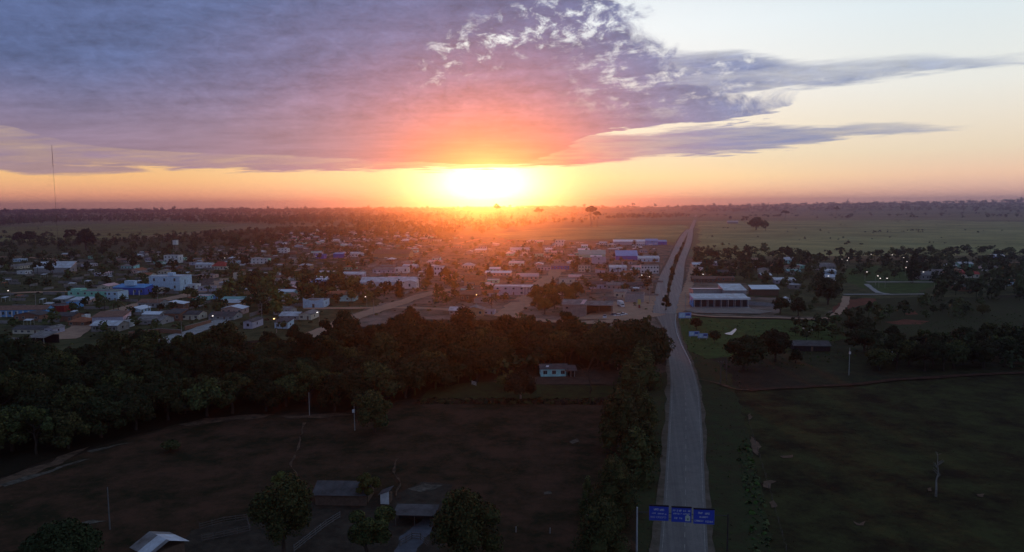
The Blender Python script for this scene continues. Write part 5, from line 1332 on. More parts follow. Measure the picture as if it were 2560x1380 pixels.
# ------------------------------------------------------------------ planting
def clear_of(x, y, pad=2.0):
    for fx, fy, fr in FOOT:
        if (x - fx) ** 2 + (y - fy) ** 2 < (fr + pad) ** 2: return False
    return True
ROADS = []
for o in list(bpy.data.objects):
    if o.name.split('.')[0] in ('highway', 'avenue_right_lane', 'avenue_left_lane', 'dirt_road', 'gravel_street', 'dirt_track', 'pale_path', 'pale_street', 'median'):
        vs = [v.co for v in o.data.vertices]
        if o.name.startswith('median'): continue
        for i in range(0, len(vs) - 5, 3):
            a, b = (vs[i] + vs[i + 2]) / 2, (vs[i + 3] + vs[i + 5]) / 2; w = (vs[i] - vs[i + 2]).length / 2; n = max(1, int((b - a).length / 6))
            ROADS += [(a.x + (b.x - a.x) * k / n, a.y + (b.y - a.y) * k / n, w) for k in range(n)]
RG = {}
for q in ROADS: RG.setdefault((int(q[0] // 30), int(q[1] // 30)), []).append(q)
def off_road(x, y, pad=2.5):
    g = (int(x // 30), int(y // 30))
    for i in (-1, 0, 1):
        for j in (-1, 0, 1):
            for q in RG.get((g[0] + i, g[1] + j), ()):
                if (x - q[0]) ** 2 + (y - q[1]) ** 2 < (q[2] + pad) ** 2: return False
    return True

# small houses that fill the town
WALLP = ['white', 'cream', 'lilac', 'grey', 'pale blue', 'pink', 'ochre', 'brick', 'mint', 'concrete', 'turquoise']; ROOFP = ['grey', 'pale', 'dark grey', 'pale', 'brown', 'clay', 'white', 'grey', 'brown', 'pink']
FILL = []
def fill(poly, spacing, count):
    pts = scatter_px(poly, spacing, count, 30000, lambda x, y: not (off_road(x, y, 5) and clear_of(x, y, 5)))
    for x, y in pts: FILL.append((x, y))
T1 = [(560, 640), (700, 588), (800, 572), (980, 580), (1180, 598), (1300, 606), (1640, 614), (1665, 640), (1630, 700), (1400, 690), (1100, 690), (900, 680), (700, 675), (580, 668)]
T2 = [(300, 700), (520, 690), (900, 700), (1240, 700), (1260, 760), (1100, 762), (1000, 745), (800, 758), (560, 790), (330, 850), (130, 845), (0, 815), (60, 800)]
T3 = [(0, 700), (0, 660), (150, 636), (560, 640), (580, 668), (520, 690), (300, 700)]
T4 = [(1740, 700), (1750, 662), (1900, 655), (2080, 662), (2100, 700), (2000, 722), (1930, 706), (1760, 706)]
T5 = [(2360, 716), (2280, 672), (2560, 664), (2600, 740), (2440, 735)]
fill(T1, 15.5, 170); fill(T2, 18, 46); fill(T3, 24, 24); fill(T4, 22, 16); fill(T5, 26, 8)
SIDE = [('behind', lambda dx, dy: dy > abs(dx)), ('in front of', lambda dx, dy: dy < -abs(dx)), ('left of', lambda dx, dy: dx < 0), ('right of', lambda dx, dy: True)]
ORD = ['leftmost', 'second from left', 'third from left', 'fourth from left', 'fifth from left', 'sixth from left', 'seventh from left', 'eighth from left', 'ninth from left', 'tenth from left', 'eleventh from left', 'twelfth from left', 'thirteenth from left', 'fourteenth from left', 'fifteenth from left', 'sixteenth from left', 'seventeenth from left', 'eighteenth from left', 'nineteenth from left', 'twentieth from left']
def where(x, y):
    ph, lx, ly = min(LAND, key=lambda q: (q[1] - x) ** 2 + (q[2] - y) ** 2); dx, dy = x - lx, y - ly
    for s, f in SIDE:
        if f(dx, dy): return s + ' the ' + ph
def name_all(items, desc):
    """items: list of (x, y, descriptor); gives each a label that says which one it is"""
    by = {}
    for i, (x, y, d) in enumerate(items): by.setdefault((d, where(x, y)), []).append(i)
    out = [None] * len(items)
    for (d, w), ids in by.items():
        if len(ids) == 1: out[ids[0]] = (d[0] + ' ' + w).strip(); continue
        ids.sort(key=lambda i: photo((items[i][0], items[i][1], 0))[0])
        last = ORD[:]
        for k, i in enumerate(ids):
            if k == len(ids) - 1: o_ = 'rightmost'
            elif k < len(ORD): o_ = ORD[k]
            else: o_ = 'number %d from left' % (k + 1)
            out[i] = o_ + ' of the ' + d[1] + ' ' + w
            if len(out[i].split()) > 16: out[i] = out[i].replace(' of the ', ' of ').replace('number ', 'no. ')
    return out
specs = []; rr = random.Random(21)
for (x, y) in FILL:
    wl, rf = rr.choice(WALLP), rr.choice(ROOFP)
    if x / y > -.05 and rr.random() < .45: rf = rr.choice(('pale', 'white', 'clay', 'pale'))
    kind = rr.choice(['gable', 'gable', 'gable', 'hip', 'shed', 'front', 'flat']) if y < 900 else rr.choice(['gable', 'gable', 'shed', 'hip'])
    specs.append((x, y, wl, rf, kind, rr.uniform(8, 15), rr.uniform(2.7, 3.4), rr.uniform(7, 10)))
def hdesc(s):
    r_ = {'gable': 'roofed', 'hip': 'hip-roofed', 'shed': 'lean-roofed', 'front': 'gabled', 'flat': 'flat-topped'}[s[4]]; rc = s[3]
    one = '%s house, %s %s,' % (s[2], rc, r_) if s[4] != 'flat' else '%s flat-topped house' % s[2]
    two = '%s houses, %s %s,' % (s[2], rc, r_) if s[4] != 'flat' else '%s flat-topped houses' % s[2]
    return (one, two)
labs = name_all([(s[0], s[1], hdesc(s)) for s in specs], 'house')
for s, lb in zip(specs, labs):
    house(0, 0, 0, 0, s[4], s[2], s[3], lb, at=(s[0], s[1]), wm=s[5], hm=s[6], depth=s[7], yaw=YAW0 + R(rr.choice([0, 0, 0, 90, 90]) + rr.uniform(-5, 5)), group='small houses of the town')

# plot walls between the yards, too many and too small to pick apart
yw = MB()
for x, y in scatter_px([(0, 850), (0, 665), (560, 615), (800, 590), (1180, 606), (1640, 618), (1640, 770), (1300, 760), (900, 752), (560, 800)], 14, 620, 40000, lambda x, y: not (off_road(x, y, 2) and clear_of(x, y, 1))):
    a = YAW0 + rr.choice((0, 0, math.pi / 2)) + rr.uniform(-.05, .05); l_ = rr.uniform(7, 18); d_ = Vector((math.cos(a), math.sin(a), 0)) * l_ / 2; c = Vector((x, y, -.2)); yw.quadbar(c - d_, c + d_, .16, rr.uniform(1.7, 2.3))
tag(yw.build('yard_walls', WALL['concrete']), 'grey plot walls between the town yards', 'walls', kind='stuff')
# low outbuildings and lean-to roofs seen only as specks of roof
def outroofs(nm, m, n, seed_poly, lb):
    ob = MB(); wb_ = MB()
    for x, y in scatter_px(seed_poly, 15, n, 30000, lambda x, y: not (off_road(x, y, 3) and clear_of(x, y, .5))):
        a = YAW0 + rr.uniform(-.1, .1); ca, sa = math.cos(a), math.sin(a); w, d, h = rr.uniform(2.5, 7), rr.uniform(2.5, 4.5), rr.uniform(2.2, 2.8)
        q = lambda u, v, z: (x + u * ca - v * sa, y + u * sa + v * ca, z)
        ob.hull([q(-w / 2, 0, h), q(w / 2, 0, h), q(w / 2, d, h + .5), q(-w / 2, d, h + .5)], [q(-w / 2, 0, h + .08), q(w / 2, 0, h + .08), q(w / 2, d, h + .58), q(-w / 2, d, h + .58)])
        for u in (-w / 2 + .1, w / 2 - .2): ob.hull([q(u, .1, -.2), q(u + .1, .1, -.2), q(u + .1, .2, -.2), q(u, .2, -.2)], [q(u, .1, h), q(u + .1, .1, h), q(u + .1, .2, h), q(u, .2, h)]); ob.hull([q(u, d - .2, -.2), q(u + .1, d - .2, -.2), q(u + .1, d - .1, -.2), q(u, d - .1, -.2)], [q(u, d - .2, h + .4), q(u + .1, d - .2, h + .4), q(u + .1, d - .1, h + .4), q(u, d - .1, h + .4)])
    tag(ob.build(nm, m), lb, 'outbuildings', kind='stuff')
TZ = [(0, 840), (0, 665), (560, 615), (720, 590), (980, 580), (1180, 598), (1640, 612), (1640, 770), (1300, 760), (900, 752), (560, 800)]
outroofs('lean_to_roofs', ROOF['pale'], 170, TZ, 'small pale lean-to roofs scattered over the town'); outroofs('yard_shed_roofs', ROOF['grey'], 170, TZ, 'small grey shed roofs scattered over the town'); outroofs('tiled_porches', ROOF['clay'], 90, TZ, 'small reddish porch roofs scattered over the town')

# --- hand-set trees: (x, base y, width, height) in the photograph
T = tree
T(1596, 948, 186, 158, 'broad', 'dark', 'huge dark dome-shaped tree at the inside of the highway bend', 'mango_tree')
T(1506, 925, 130, 112, 'broad', 'dark', 'big dark tree just left of the huge one at the bend', 'mango_tree')
T(1640, 912, 84, 100, 'broad', 'dark', 'dark tree touching the highway at the bend', 'mango_tree')
T(1602, 975, 92, 104, 'tall', 'green', 'tall feathery tree nearest the bend in the highway row', 'roadside_tree')
T(1572, 1040, 98, 126, 'tall', 'green', 'second tall feathery tree of the highway row', 'roadside_tree')
T(1612, 1085, 76, 100, 'tall', 'green', 'third tall tree of the row, close to the road edge', 'roadside_tree')
T(1548, 1128, 118, 150, 'tall', 'green', 'broadest pointed tree of the highway row', 'roadside_tree')
T(1588, 1205, 112, 130, 'tall', 'green', 'tree below the broadest pointed one in the row', 'roadside_tree')
T(1536, 1300, 128, 150, 'tall', 'green', 'dark bushy tree left of the sign gantry', 'roadside_tree')
T(1468, 1300, 44, 110, 'tall', 'green', 'slender pointed tree standing left of the roadside row', 'roadside_tree')
T(1500, 1430, 150, 170, 'tall', 'green', 'lowest tree of the roadside row at the bottom edge', 'roadside_tree')
T(1618, 1140, 60, 84, 'tall', 'green', 'feathery tree at the road edge below the broadest pointed one', 'roadside_tree'); T(1640, 962, 30, 34, 'bush', 'olive', 'yellowish bush at the foot of the roadside row', 'roadside_bush')
T(712, 1420, 190, 250, 'broad', 'green', 'big near tree with yellow-green top, bottom centre left', 'field_tree')
T(700, 1285, 90, 110, 'open', 'olive', 'yellow leafy top rising behind the big near tree', 'field_tree')
T(915, 1420, 180, 180, 'open', 'green', 'loose dark tree in front of the old barn', 'field_tree')
T(918, 1262, 84, 86, 'open', 'olive', 'thin yellow-leaved tree over the old barn roof', 'field_tree')
T(1165, 1440, 200, 230, 'broad', 'green', 'big dense tree right of the milking shed', 'field_tree')
T(1130, 1300, 80, 60, 'open', 'olive', 'olive crown peeping above the big dense near tree', 'field_tree')
T(150, 1450, 230, 150, 'broad', 'dark', 'wide black-green tree in the bottom left corner', 'field_tree')
T(30, 1440, 130, 60, 'broad', 'dark', 'low dark crown at the very bottom left', 'field_tree')
T(935, 1082, 98, 112, 'broad', 'green', 'round tree alone at the upper edge of the bare field', 'field_tree')
T(430, 1130, 62, 34, 'bush', 'green', 'low bush at the wood corner on the left field', 'bush')
T(1302, 1002, 92, 82, 'broad', 'brown', 'round reddish tree on the lawn left of the turquoise house', 'yard_tree')
T(1262, 972, 60, 46, 'bush', 'olive', 'yellow-green bush touching the reddish round tree', 'bush')
T(1860, 925, 120, 92, 'broad', 'dark', 'left one of the two huge dark trees on the green plot', 'mango_tree')
T(1938, 905, 92, 86, 'broad', 'dark', 'right one of the two huge dark trees on the green plot', 'mango_tree')
T(1786, 858, 40, 38, 'bush', 'dark', 'dark bush beside the paired billboards', 'bush')
T(1741, 825, 34, 32, 'broad', 'dark', 'small dark tree right of the highway billboard', 'small_tree')
T(1990, 908, 38, 38, 'broad', 'dark', 'small round dark tree right of the two huge ones', 'small_tree')
T(1950, 786, 46, 46, 'broad', 'dark', 'left round tree of the pair below the white hut', 'small_tree')
T(1995, 790, 46, 50, 'broad', 'dark', 'right round tree of the pair below the white hut', 'small_tree')
T(2070, 762, 70, 72, 'broad', 'dark', 'large dark tree above the red slope', 'mango_tree')
T(2150, 838, 80, 50, 'broad', 'dark', 'dark tree on the scrub below the red slope', 'small_tree'); T(2160, 882, 96, 72, 'broad', 'dark', 'bigger dark tree left of the farm shed', 'small_tree')
T(2230, 848, 42, 36, 'broad', 'dark', 'small round tree above the farm shed', 'small_tree')
T(2455, 790, 40, 36, 'bush', 'olive', 'yellowish bush on the scrub slope, far right', 'bush')
T(1890, 575, 46, 34, 'broad', 'dark', 'lone dark tree clump on the far pasture', 'pasture_tree'); T(1914, 578, 18, 30, 'broad', 'dark', 'narrow foot of the dark clump on the far pasture', 'pasture_tree')
T(1665, 776, 27, 44, 'broad', 'dark', 'rounded tree at the near tip of the avenue median', 'median_tree')
for i, (x, y, w, h) in enumerate(((1671, 738, 12, 22), (1673, 722, 12, 20), (1678, 706, 14, 22), (1682, 694, 13, 20), (1680, 684, 14, 20), (1690, 664, 13, 22), (1692, 652, 12, 18), (1698, 640, 8, 12), (1702, 628, 8, 12), (1708, 614, 6, 9))):
    T(x, y, w, h, 'broad', 'green', None, 'median_shrub')
# the round pruned crowns in the middle of the town
for i, (x, y) in enumerate(((1347, 775), (1368, 750), (1386, 772), (1405, 748), (1424, 762), (1440, 746), (1362, 786), (1340, 752))): T(x, y, 44, 44, 'broad', 'olive', None, 'round_tree')
T(1382, 736, 34, 48, 'cone', 'dark', 'cone-shaped dark tree rising behind the round pruned trees', 'conifer'); T(997, 742, 34, 48, 'cone', 'dark', 'cone-shaped tree before the long pale school', 'conifer')
T(1075, 690, 28, 36, 'cone', 'dark', 'cone-shaped tree left of the narrow pale blue house', 'conifer'); T(1112, 702, 32, 36, 'broad', 'dark', 'rounded dark tree right of the narrow pale blue house', 'small_tree')
T(1026, 812, 44, 52, 'broad', 'dark', 'round dark tree beside the wide dirt road', 'small_tree'); T(735, 868, 40, 62, 'broad', 'dark', 'upright dark tree at the foot of the dirt road', 'small_tree'); T(372, 872, 44, 46, 'cone', 'dark', 'dark cone tree below the brick yard wall', 'conifer')
T(402, 778, 20, 20, 'broad', 'dark', 'small round street tree on the gravel street', 'small_tree')
T(215, 625, 50, 56, 'broad', 'dark', 'large dark tree below the left pasture', 'mango_tree'); T(175, 606, 40, 36, 'open', 'dark', 'thinner tree left of the large one below the left pasture', 'small_tree')
T(48, 606, 36, 28, 'broad', 'dark', 'left tree of the pair under the radio mast', 'small_tree'); T(75, 606, 38, 30, 'broad', 'dark', 'right tree of the pair under the radio mast', 'small_tree')
T(1950, 680, 24, 36, 'cone', 'dark', 'narrow dark tree beside the pale turquoise house', 'conifer'); T(2282, 708, 36, 78, 'tall', 'dark', 'tall dark narrow tree right of the park lamps', 'roadside_tree')
T(1972, 648, 28, 30, 'broad', 'dark', 'round tree alone on the pasture edge, right of the avenue', 'pasture_tree')
# giants of the old forest left standing
def giant(px, py, wpx, hpx, label, kind='flat'):
    p = P(px, py); mm = -(CM.inverted() @ p).z / F; r_ = empty('emergent_tree', (p.x, p.y, terrain(p.x, p.y)), px, label, 'tree', 'giant trees left standing on the plain')
    cm, tm = proto(kind, 'brown', px % 3, 1, near_aspect(hpx / wpx)); s = wpx * mm; r_.scale = (s, s, hpx * mm / near_aspect(hpx / wpx))
    for nm, me in (('crown', cm), ('trunk', tm)): o = bpy.data.objects.new(nm, me); col.objects.link(o); o.parent = r_
giant(1242, 556, 22, 50, 'giant tree silhouetted against the sun glow'); giant(1347, 560, 26, 44, 'giant tree standing right of the sun glow'); giant(1477, 566, 38, 55, 'tallest giant tree, left one of the overlapping pair'); giant(1493, 567, 26, 42, 'lower giant tree, right one of the overlapping pair')
giant(2091, 545, 15, 32, 'flat-topped giant tree before the right forest'); giant(1963, 552, 24, 28, 'flat-topped giant tree right of the far clump'); giant(1862, 557, 20, 18, 'small ragged giant left of the far clump', 'open')
giant(15, 552, 18, 30, 'bare-looking giant at the far left horizon'); giant(2254, 535, 14, 20, 'hazy giant before the right forest', 'open'); giant(2440, 536, 14, 18, 'hazy leaning giant on the far right', 'open'); giant(965, 560, 18, 26, 'giant rising from the orange haze, left of the sun', 'open'); giant(1826, 549, 9, 10, 'tiny hazy giant left of the small ragged one', 'broad')

# --- the wood
W = [(-150, 1180), (-150, 915), (120, 935), (235, 930), (430, 912), (640, 900), (740, 915), (790, 905), (850, 878), (960, 862), (1040, 848), (1300, 852), (1420, 862), (1500, 865), (1640, 900), (1560, 915), (1440, 915), (1340, 925), (1190, 955), (1000, 1000), (880, 1030), (640, 1030), (450, 1052), (160, 1130), (0, 1185)]
for x, y in scatter_px(W, 6.6, 330, 40000, lambda x, y: not (off_road(x, y, 3) and clear_of(x, y, 3))):
    k = rr.random(); tree_m(x, y, rr.uniform(8.5, 15), rr.choice((.8, .8, 1.0, 1.3)), 'broad' if k < .75 else 'open', 'dark' if k < .55 or k > .9 else 'green')
# trees of the town and its edges
def grove(poly, spacing, count, wmin, wmax, tones, kinds=('broad', 'broad', 'open'), asp=(.8, 1.0, 1.0), near=True):
    for x, y in scatter_px(poly, spacing, count, 30000, lambda x, y: not (off_road(x, y, 2) and clear_of(x, y, 1.5))):
        tree_m(x, y, rr.uniform(wmin, wmax), rr.choice(asp), rr.choice(kinds), rr.choice(tones), None, 'garden_tree')
grove([(-80, 780), (-80, 612), (300, 605), (560, 585), (700, 600), (600, 700), (300, 690), (120, 720)], 11, 170, 8, 14, ('dark', 'dark', 'green'))
grove([(540, 790), (600, 690), (840, 700), (900, 720), (980, 735), (930, 765), (760, 760), (700, 800), (560, 800)], 8, 75, 7, 12, ('dark', 'green', 'olive'))
grove(T1, 12, 210, 5, 9, ('green', 'green', 'dark'))
grove([(560, 590), (700, 575), (980, 572), (1180, 590), (1200, 606), (1000, 600), (760, 610), (600, 640)], 15, 110, 10, 17, ('dark', 'green', 'brown'))
grove(T2, 13, 90, 5, 9, ('dark', 'green', 'green'))
grove([(1735, 640), (1900, 625), (2080, 640), (2280, 628), (2420, 622), (2620, 640), (2620, 665), (2300, 668), (2080, 660), (1740, 690)], 10.5, 190, 8, 13, ('dark', 'dark', 'green'), asp=(.6, .8, .8))
grove([(1735, 700), (1740, 665), (2100, 665), (2140, 720), (2040, 735), (1960, 715), (1860, 706)], 13, 55, 6, 10, ('dark', 'dark', 'green'))
grove([(2360, 740), (2290, 670), (2620, 665), (2700, 760), (2420, 752)], 12, 75, 8, 13, ('dark', 'dark', 'green'))
grove([(2110, 690), (2150, 668), (2290, 668), (2290, 700), (2200, 705)], 9, 26, 5, 9, ('dark', 'green'))
grove([(2060, 860), (2080, 800), (2200, 792), (2350, 745), (2480, 770), (2400, 792), (2240, 800)], 10, 30, 5, 10, ('dark', 'green'), ('broad', 'bush'))
grove([(2180, 925), (2200, 905), (2330, 880), (2450, 862), (2620, 860), (2700, 920), (2450, 925), (2250, 932)], 6.5, 80, 7, 12, ('dark', 'dark', 'dark', 'green'))
grove([(2000, 860), (1960, 822), (2060, 812), (2080, 850)], 7, 8, 4, 7, ('dark',), ('bush',))
grove([(1100, 850), (1180, 818), (1400, 826), (1500, 832), (1640, 826), (1600, 850), (1300, 858)], 7, 36, 5, 9, ('dark', 'green'))
grove([(1560, 750), (1490, 700), (1640, 690), (1640, 730)], 9, 16, 6, 9, ('dark', 'green'))

grove([(-120, 870), (-120, 606), (300, 600), (560, 582), (760, 568), (1000, 572), (1130, 590), (900, 650), (880, 680), (960, 740), (860, 780), (700, 840), (430, 850), (200, 875)], 8.5, 620, 4, 9.5, ('dark', 'dark', 'green', 'green'), ('broad', 'broad', 'bush', 'open'), (.6, .8, 1.0))
grove([(900, 700), (1200, 640), (1640, 640), (1640, 720), (1500, 740), (1400, 700), (1300, 770), (1000, 760)], 11, 150, 3.5, 7, ('dark', 'green', 'green'), ('broad', 'bush', 'open'), (.8, 1.0))
grove([(-160, 625), (-160, 590), (60, 585), (300, 590), (620, 575), (660, 600), (300, 625)], 12, 120, 9, 15, ('dark', 'dark', 'green'), asp=(.6, .8))
grove([(1750, 702), (1750, 660), (2100, 660), (2110, 735), (2060, 785), (2010, 780), (1950, 735), (1870, 706)], 10, 70, 4, 8, ('dark', 'green', 'green'), ('broad', 'bush'), (.8, 1.0))
grove([(1740, 660), (1735, 630), (1800, 610), (1830, 640), (1800, 660)], 9, 16, 5, 9, ('dark', 'green'))
# --- choose which broad trees stand as objects and which are merged
def size_in_view(t):
    px_, py_, z_ = photo((t[0], t[1], 0))
    inside_frame = -60 < px_ < 2620 and py_ > 480 and py_ - t[2] * t[3] / z_ * F < 1400
    return t[2] * t[3] / z_ if inside_frame else 0
named = [t for t in TREES if t[6] or t[7] in ('median_shrub', 'round_tree')]; plain = [t for t in TREES if t not in named]
plain.sort(key=size_in_view, reverse=True); seen = [t for t in plain if size_in_view(t) > 0]; wood, rest = seen[:285], seen[285:]
for t in named:
    if t[6]: place_tree(t, t[6])
ms = [t for t in named if t[7] == 'median_shrub']
for i, t in enumerate(ms): place_tree(t, ORD[0] and ('shrub %s on the avenue median' % ('nearest to the crossroads' if i == 0 else 'farthest up the avenue' if i == len(ms) - 1 else ['', 'second', 'third', 'fourth', 'fifth', 'sixth', 'seventh', 'eighth', 'ninth'][i] + ' from the crossroads')), 'shrubs on the avenue median')
rt = sorted([t for t in named if t[7] == 'round_tree'], key=lambda t: (t[0] / t[1]))
for i, t in enumerate(rt): place_tree(t, ('leftmost' if i == 0 else 'rightmost' if i == len(rt) - 1 else ORD[i]) + ' of the round pruned yellow-green trees in mid town', 'round pruned trees in mid town')
def tdesc(t):
    tone = {'dark': 'blackish', 'green': 'dark green', 'olive': 'yellow-green', 'brown': 'brownish', 'lime': 'light green'}[t[5]]
    sz = 'large' if t[2] > 12 else 'middling' if t[2] > 9 else 'small'; kd = {'broad': 'dense', 'open': 'loose', 'bush': 'bushy', 'tall': 'tall', 'cone': 'pointed'}[t[4]]
    kd = 'loose ' if t[4] == 'open' and sz != 'middling' else ''
    return ('%s %s%s tree' % (sz, kd, tone), '%s %s%s trees' % (sz, kd, tone))
for extra in (('dirt road foot', 760, 848), ('left wood corner', 450, 1060), ('boxed pole', 887, 1060), ('left wood edge', 60, 1000), ('long low house', 80, 850), ('hedge row', 1180, 1000), ('round field-edge tree', 935, 1082), ('middle of the wood', 500, 950), ('wood centre', 1100, 890), ('huge bend tree', 1600, 930),
              ('farm shed row', 2450, 900), ('scrub slope', 2350, 790), ('park lamps', 2210, 700), ('pale street houses', 520, 820)): land(*extra)
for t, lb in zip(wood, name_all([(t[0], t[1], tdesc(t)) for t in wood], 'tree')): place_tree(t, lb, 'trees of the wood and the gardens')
merged_trees('garden_trees', [(t[0], t[1], t[2], t[2] * t[3], t[5]) for t in rest], 'mass of small dark garden trees all over the town', 70, 7)

# --- far woods
far = []
def farwood(poly, n, wmin, wmax, tone=('dark', 'green', 'brown'), hmul=(.7, 1.2), weight=1.4):
    y0, y1 = min(p[1] for p in poly), max(p[1] for p in poly); x0, x1 = min(p[0] for p in poly), max(p[0] for p in poly); k = 0
    while k < n:
        x, y = rr.uniform(x0, x1), y0 + (y1 - y0) * rr.random()
        if not inside((x, y), poly): continue
        p = P(x, y); w = rr.uniform(wmin, wmax); far.append((p.x, p.y, w, w * rr.uniform(*hmul), rr.choice(tone))); k += 1
farwood([(-80, 562), (-80, 541), (400, 536), (800, 534), (1150, 532), (1150, 548), (900, 556), (650, 562), (450, 556), (200, 556), (0, 566)], 1700, 16, 32)
farwood([(650, 562), (760, 548), (1150, 545), (1500, 548), (1500, 556), (1330, 566), (1180, 590), (900, 575)], 420, 12, 22)
farwood([(1500, 540), (1700, 537), (1730, 543), (1650, 547), (1520, 549)], 130, 14, 24)
farwood([(1745, 548), (1740, 536), (2600, 533), (2600, 545), (2200, 548)], 90, 12, 24, hmul=(.6, .9))
farwood([(1150, 545), (1150, 536), (1500, 535), (1500, 543)], 120, 12, 22)
# wooded rises on the horizon, set by distance
for _ in range(3300):
    a = rr.uniform(-38, 38); r_ = rr.uniform(6200, 9000) if a < 9 else rr.uniform(5600, 9000)
    if 5 < a < 13 and rr.random() < .6: continue
    w = rr.uniform(22, 46); far.append((r_ * math.sin(R(a)), r_ * math.cos(R(a)), w, w * (rr.uniform(.4, .8) if rr.random() > .03 else rr.uniform(.9, 1.3)), rr.choice(('dark', 'green', 'dark'))))
merged_trees('far_forest', far, 'far hazy forest along the whole horizon', 16, 9)
# scattered specks on the pastures
dots = []
for _ in range(34):
    x, y = rr.uniform(1745, 2600), 551 + 84 * rr.random() ** 1.5; p = P(x, y)
    for k in range(int(rr.expovariate(.35)) + 1): w = rr.uniform(1.5, 6); q = rr.uniform(0, 6.28); d_ = rr.expovariate(1 / 28); dots.append((p.x + math.cos(q) * d_ * 2, p.y + math.sin(q) * d_, w, w * .9, 'dark'))
for _ in range(40):
    x, y = rr.uniform(0, 560), rr.uniform(562, 592); p = P(x, y); w = rr.uniform(2, 5); dots.append((p.x, p.y, w, w * .9, 'dark'))
merged_trees('pasture_shrubs', dots, 'tiny dark shrubs dotted over the far pastures', 30, 3)

# palms, bananas, bare trees
for i, (x, y, h, lb) in enumerate(((285, 785, 42, 'palm beside the mint green building, left'), (298, 790, 46, 'palm beside the mint green building, right'), (262, 776, 34, 'short palm before the mint green building'), (60, 930, 60, 'palm over the far left wood'), (95, 940, 66, 'palm leaning over the far left wood edge'),
                                   (1230, 775, 40, 'palm left of the white corner building'), (1480, 735, 30, 'palm behind the grey warehouse'))): palm(x, y, h, lb)
bn = scatter_px([(965, 992), (1010, 970), (1090, 945), (1170, 932), (1200, 948), (1130, 968), (1060, 985), (1000, 1000)], 3.6, 24)
for (x, y), lb in zip(bn, name_all([(x, y, ('banana plant', 'banana plants')) for x, y in bn], 'banana')): banana(x, y, rr.uniform(5.0, 6.8), lb, 'banana plants in the slanting grove')
bare_tree(1474, 985, 88, 'bare leaning tree right of the turquoise house', 3, pale=False); bare_tree(2340, 1242, 130, 'thin pale dead trunk alone in the right field', 5, spread=.10); bare_tree(1415, 918, 70, 'forked bare tree behind the turquoise house', 8, pale=False)

# the hedge row at the top of the bare field and rough growth on verges and fields
def tufts(name, pts, label, smin, smax, tones, blades=7, seed=2):
    rng = np.random.default_rng(seed); V, Fc, MI = [], [], []
    for x, y in pts:
        s = rng.uniform(smin, smax); ti = int(rng.integers(0, len(tones)))
        for k in range(blades):
            d = rng.normal(size=3); d[2] = abs(d[2]) + .2; d /= np.linalg.norm(d); c = np.array([x, y, 0]) + d * s * .5 * np.array([1, 1, .8]); u = np.cross(d, rng.normal(size=3)); u /= np.linalg.norm(u); v = np.cross(d, u); b = len(V); r_ = s * rng.uniform(.18, .42)
            for q in range(4): a = q * 1.571 + .4; V.append(c + u * math.cos(a) * r_ + v * math.sin(a) * r_)
            Fc.append((b, b + 1, b + 2, b + 3)); MI.append(ti)
    me = bpy.data.meshes.new(name); me.from_pydata([tuple(v) for v in V], [], Fc)
    for t in tones: me.materials.append(FOL[t])
    me.polygons.foreach_set('material_index', MI); o = bpy.data.objects.new(name, me); col.objects.link(o); return tag(o, label, 'undergrowth', kind='stuff')
tufts('hedge_row', scatter_px([(1040, 1010), (1060, 1002), (1300, 1001), (1525, 1002), (1525, 1012), (1300, 1010)], .9, 900, 30000), 'low scrubby hedge along the top of the bare field', 1.3, 2.4, ('green', 'brown', 'dark'), 8, 4)
tufts('verge_growth', scatter_px([(1846, 1120), (1866, 1100), (1890, 1180), (1912, 1280), (1930, 1400), (1890, 1400), (1868, 1250), (1850, 1180)], 1.3, 170, 20000), 'bright green leafy growth in the ditch right of the highway', 0.6, 1.5, ('lime', 'green', 'dark', 'green'), 7, 5)
tufts('verge_scrub', scatter_px([(1790, 940), (1850, 940), (1880, 1100), (1925, 1300), (1960, 1480), (1800, 1480), (1775, 1100)], 1.7, 900, 20000) + scatter_px([(1605, 1420), (1600, 1150), (1620, 1000), (1650, 960), (1664, 1000), (1655, 1200), (1640, 1420)], 1.6, 500, 9000), 'rough grass tufts on both highway verges', .25, .7, ('green', 'green', 'brown'), 6, 6)
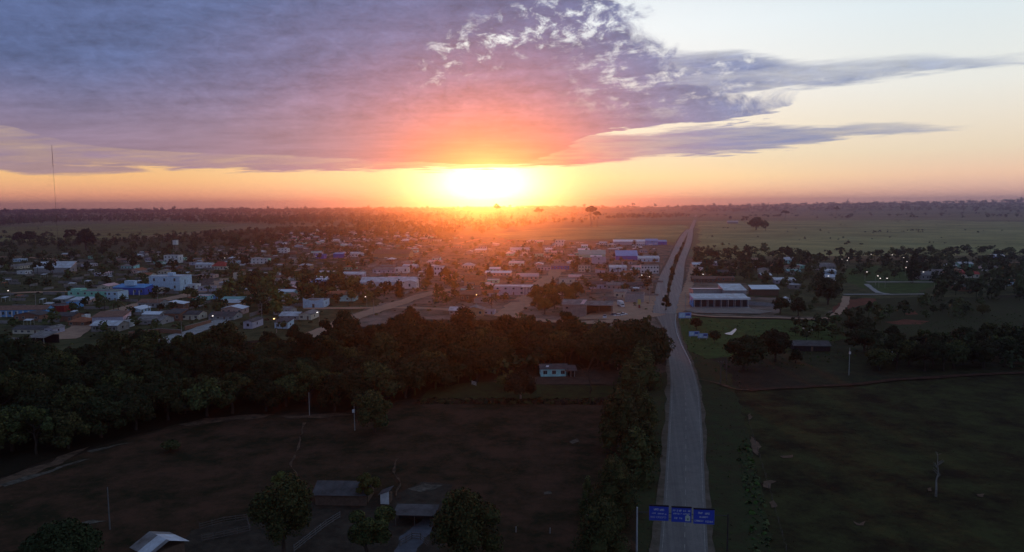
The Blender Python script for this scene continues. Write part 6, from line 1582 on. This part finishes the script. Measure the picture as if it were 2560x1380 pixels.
tufts('field_tufts', scatter_px([(0, 1380), (0, 1225), (300, 1120), (860, 1050), (1500, 1020), (1540, 1100), (1450, 1400)], 1.3, 7000, 90000) + scatter_px([(1900, 1400), (1880, 1000), (2560, 950), (2600, 1400)], 1.3, 6500, 90000), 'low dry tufts over the near fields', .14, .42, ('brown', 'green', 'brown'), 5, 7)
tufts('plot_scrub', scatter_px([(1700, 880), (1700, 800), (1960, 806), (2080, 830), (2560, 780), (2560, 860), (2200, 880), (1960, 930), (1780, 930)], 3.0, 1500, 30000, lambda x, y: not (off_road(x, y, 1) and clear_of(x, y, 0))), 'weeds and scrub over the green plots right of the highway', .3, 1.1, ('green', 'lime', 'green'), 7, 8)
tufts('town_weeds', scatter_px([(0, 880), (0, 640), (600, 610), (1640, 615), (1640, 780), (1300, 790), (900, 790), (600, 860)], 7.0, 3200, 60000, lambda x, y: not (off_road(x, y, .5) and clear_of(x, y, 0))), 'weeds and hedges in the town yards', .8, 2.6, ('green', 'dark', 'olive', 'brown'), 7, 9)
# ------------------------------------------------------------------ haze
def make_haze():
    me = bpy.data.meshes.new('haze')
    x, y0, y1, z0, z1 = 9600, -1200, 9900, -2, 140
    v = [(sx * x, y, z) for z in (z0, z1) for y in (y0, y1) for sx in (-1, 1)]
    me.from_pydata(v, [], [(0, 2, 3, 1), (4, 5, 7, 6), (0, 1, 5, 4), (2, 6, 7, 3), (0, 4, 6, 2), (1, 3, 7, 5)])
    o = bpy.data.objects.new('haze', me); col.objects.link(o); o['kind'] = 'stuff'
    m = bpy.data.materials.new('haze'); m.use_nodes = True
    t = m.node_tree; t.nodes.clear()
    v = t.nodes.new('ShaderNodeVolumePrincipled')
    v.inputs['Color'].default_value = HAZE_COLOR
    v.inputs['Density'].default_value = HAZE_DENSITY
    v.inputs['Anisotropy'].default_value = HAZE_G
    out = t.nodes.new('ShaderNodeOutputMaterial'); t.links.new(v.outputs[0], out.inputs['Volume'])
    m.cycles.homogeneous_volume = True
    me.materials.append(m)
HAZE_COLOR = (0.27, 0.33, 0.62, 1); HAZE_DENSITY = 0.00014; HAZE_G = 0.912
make_haze()
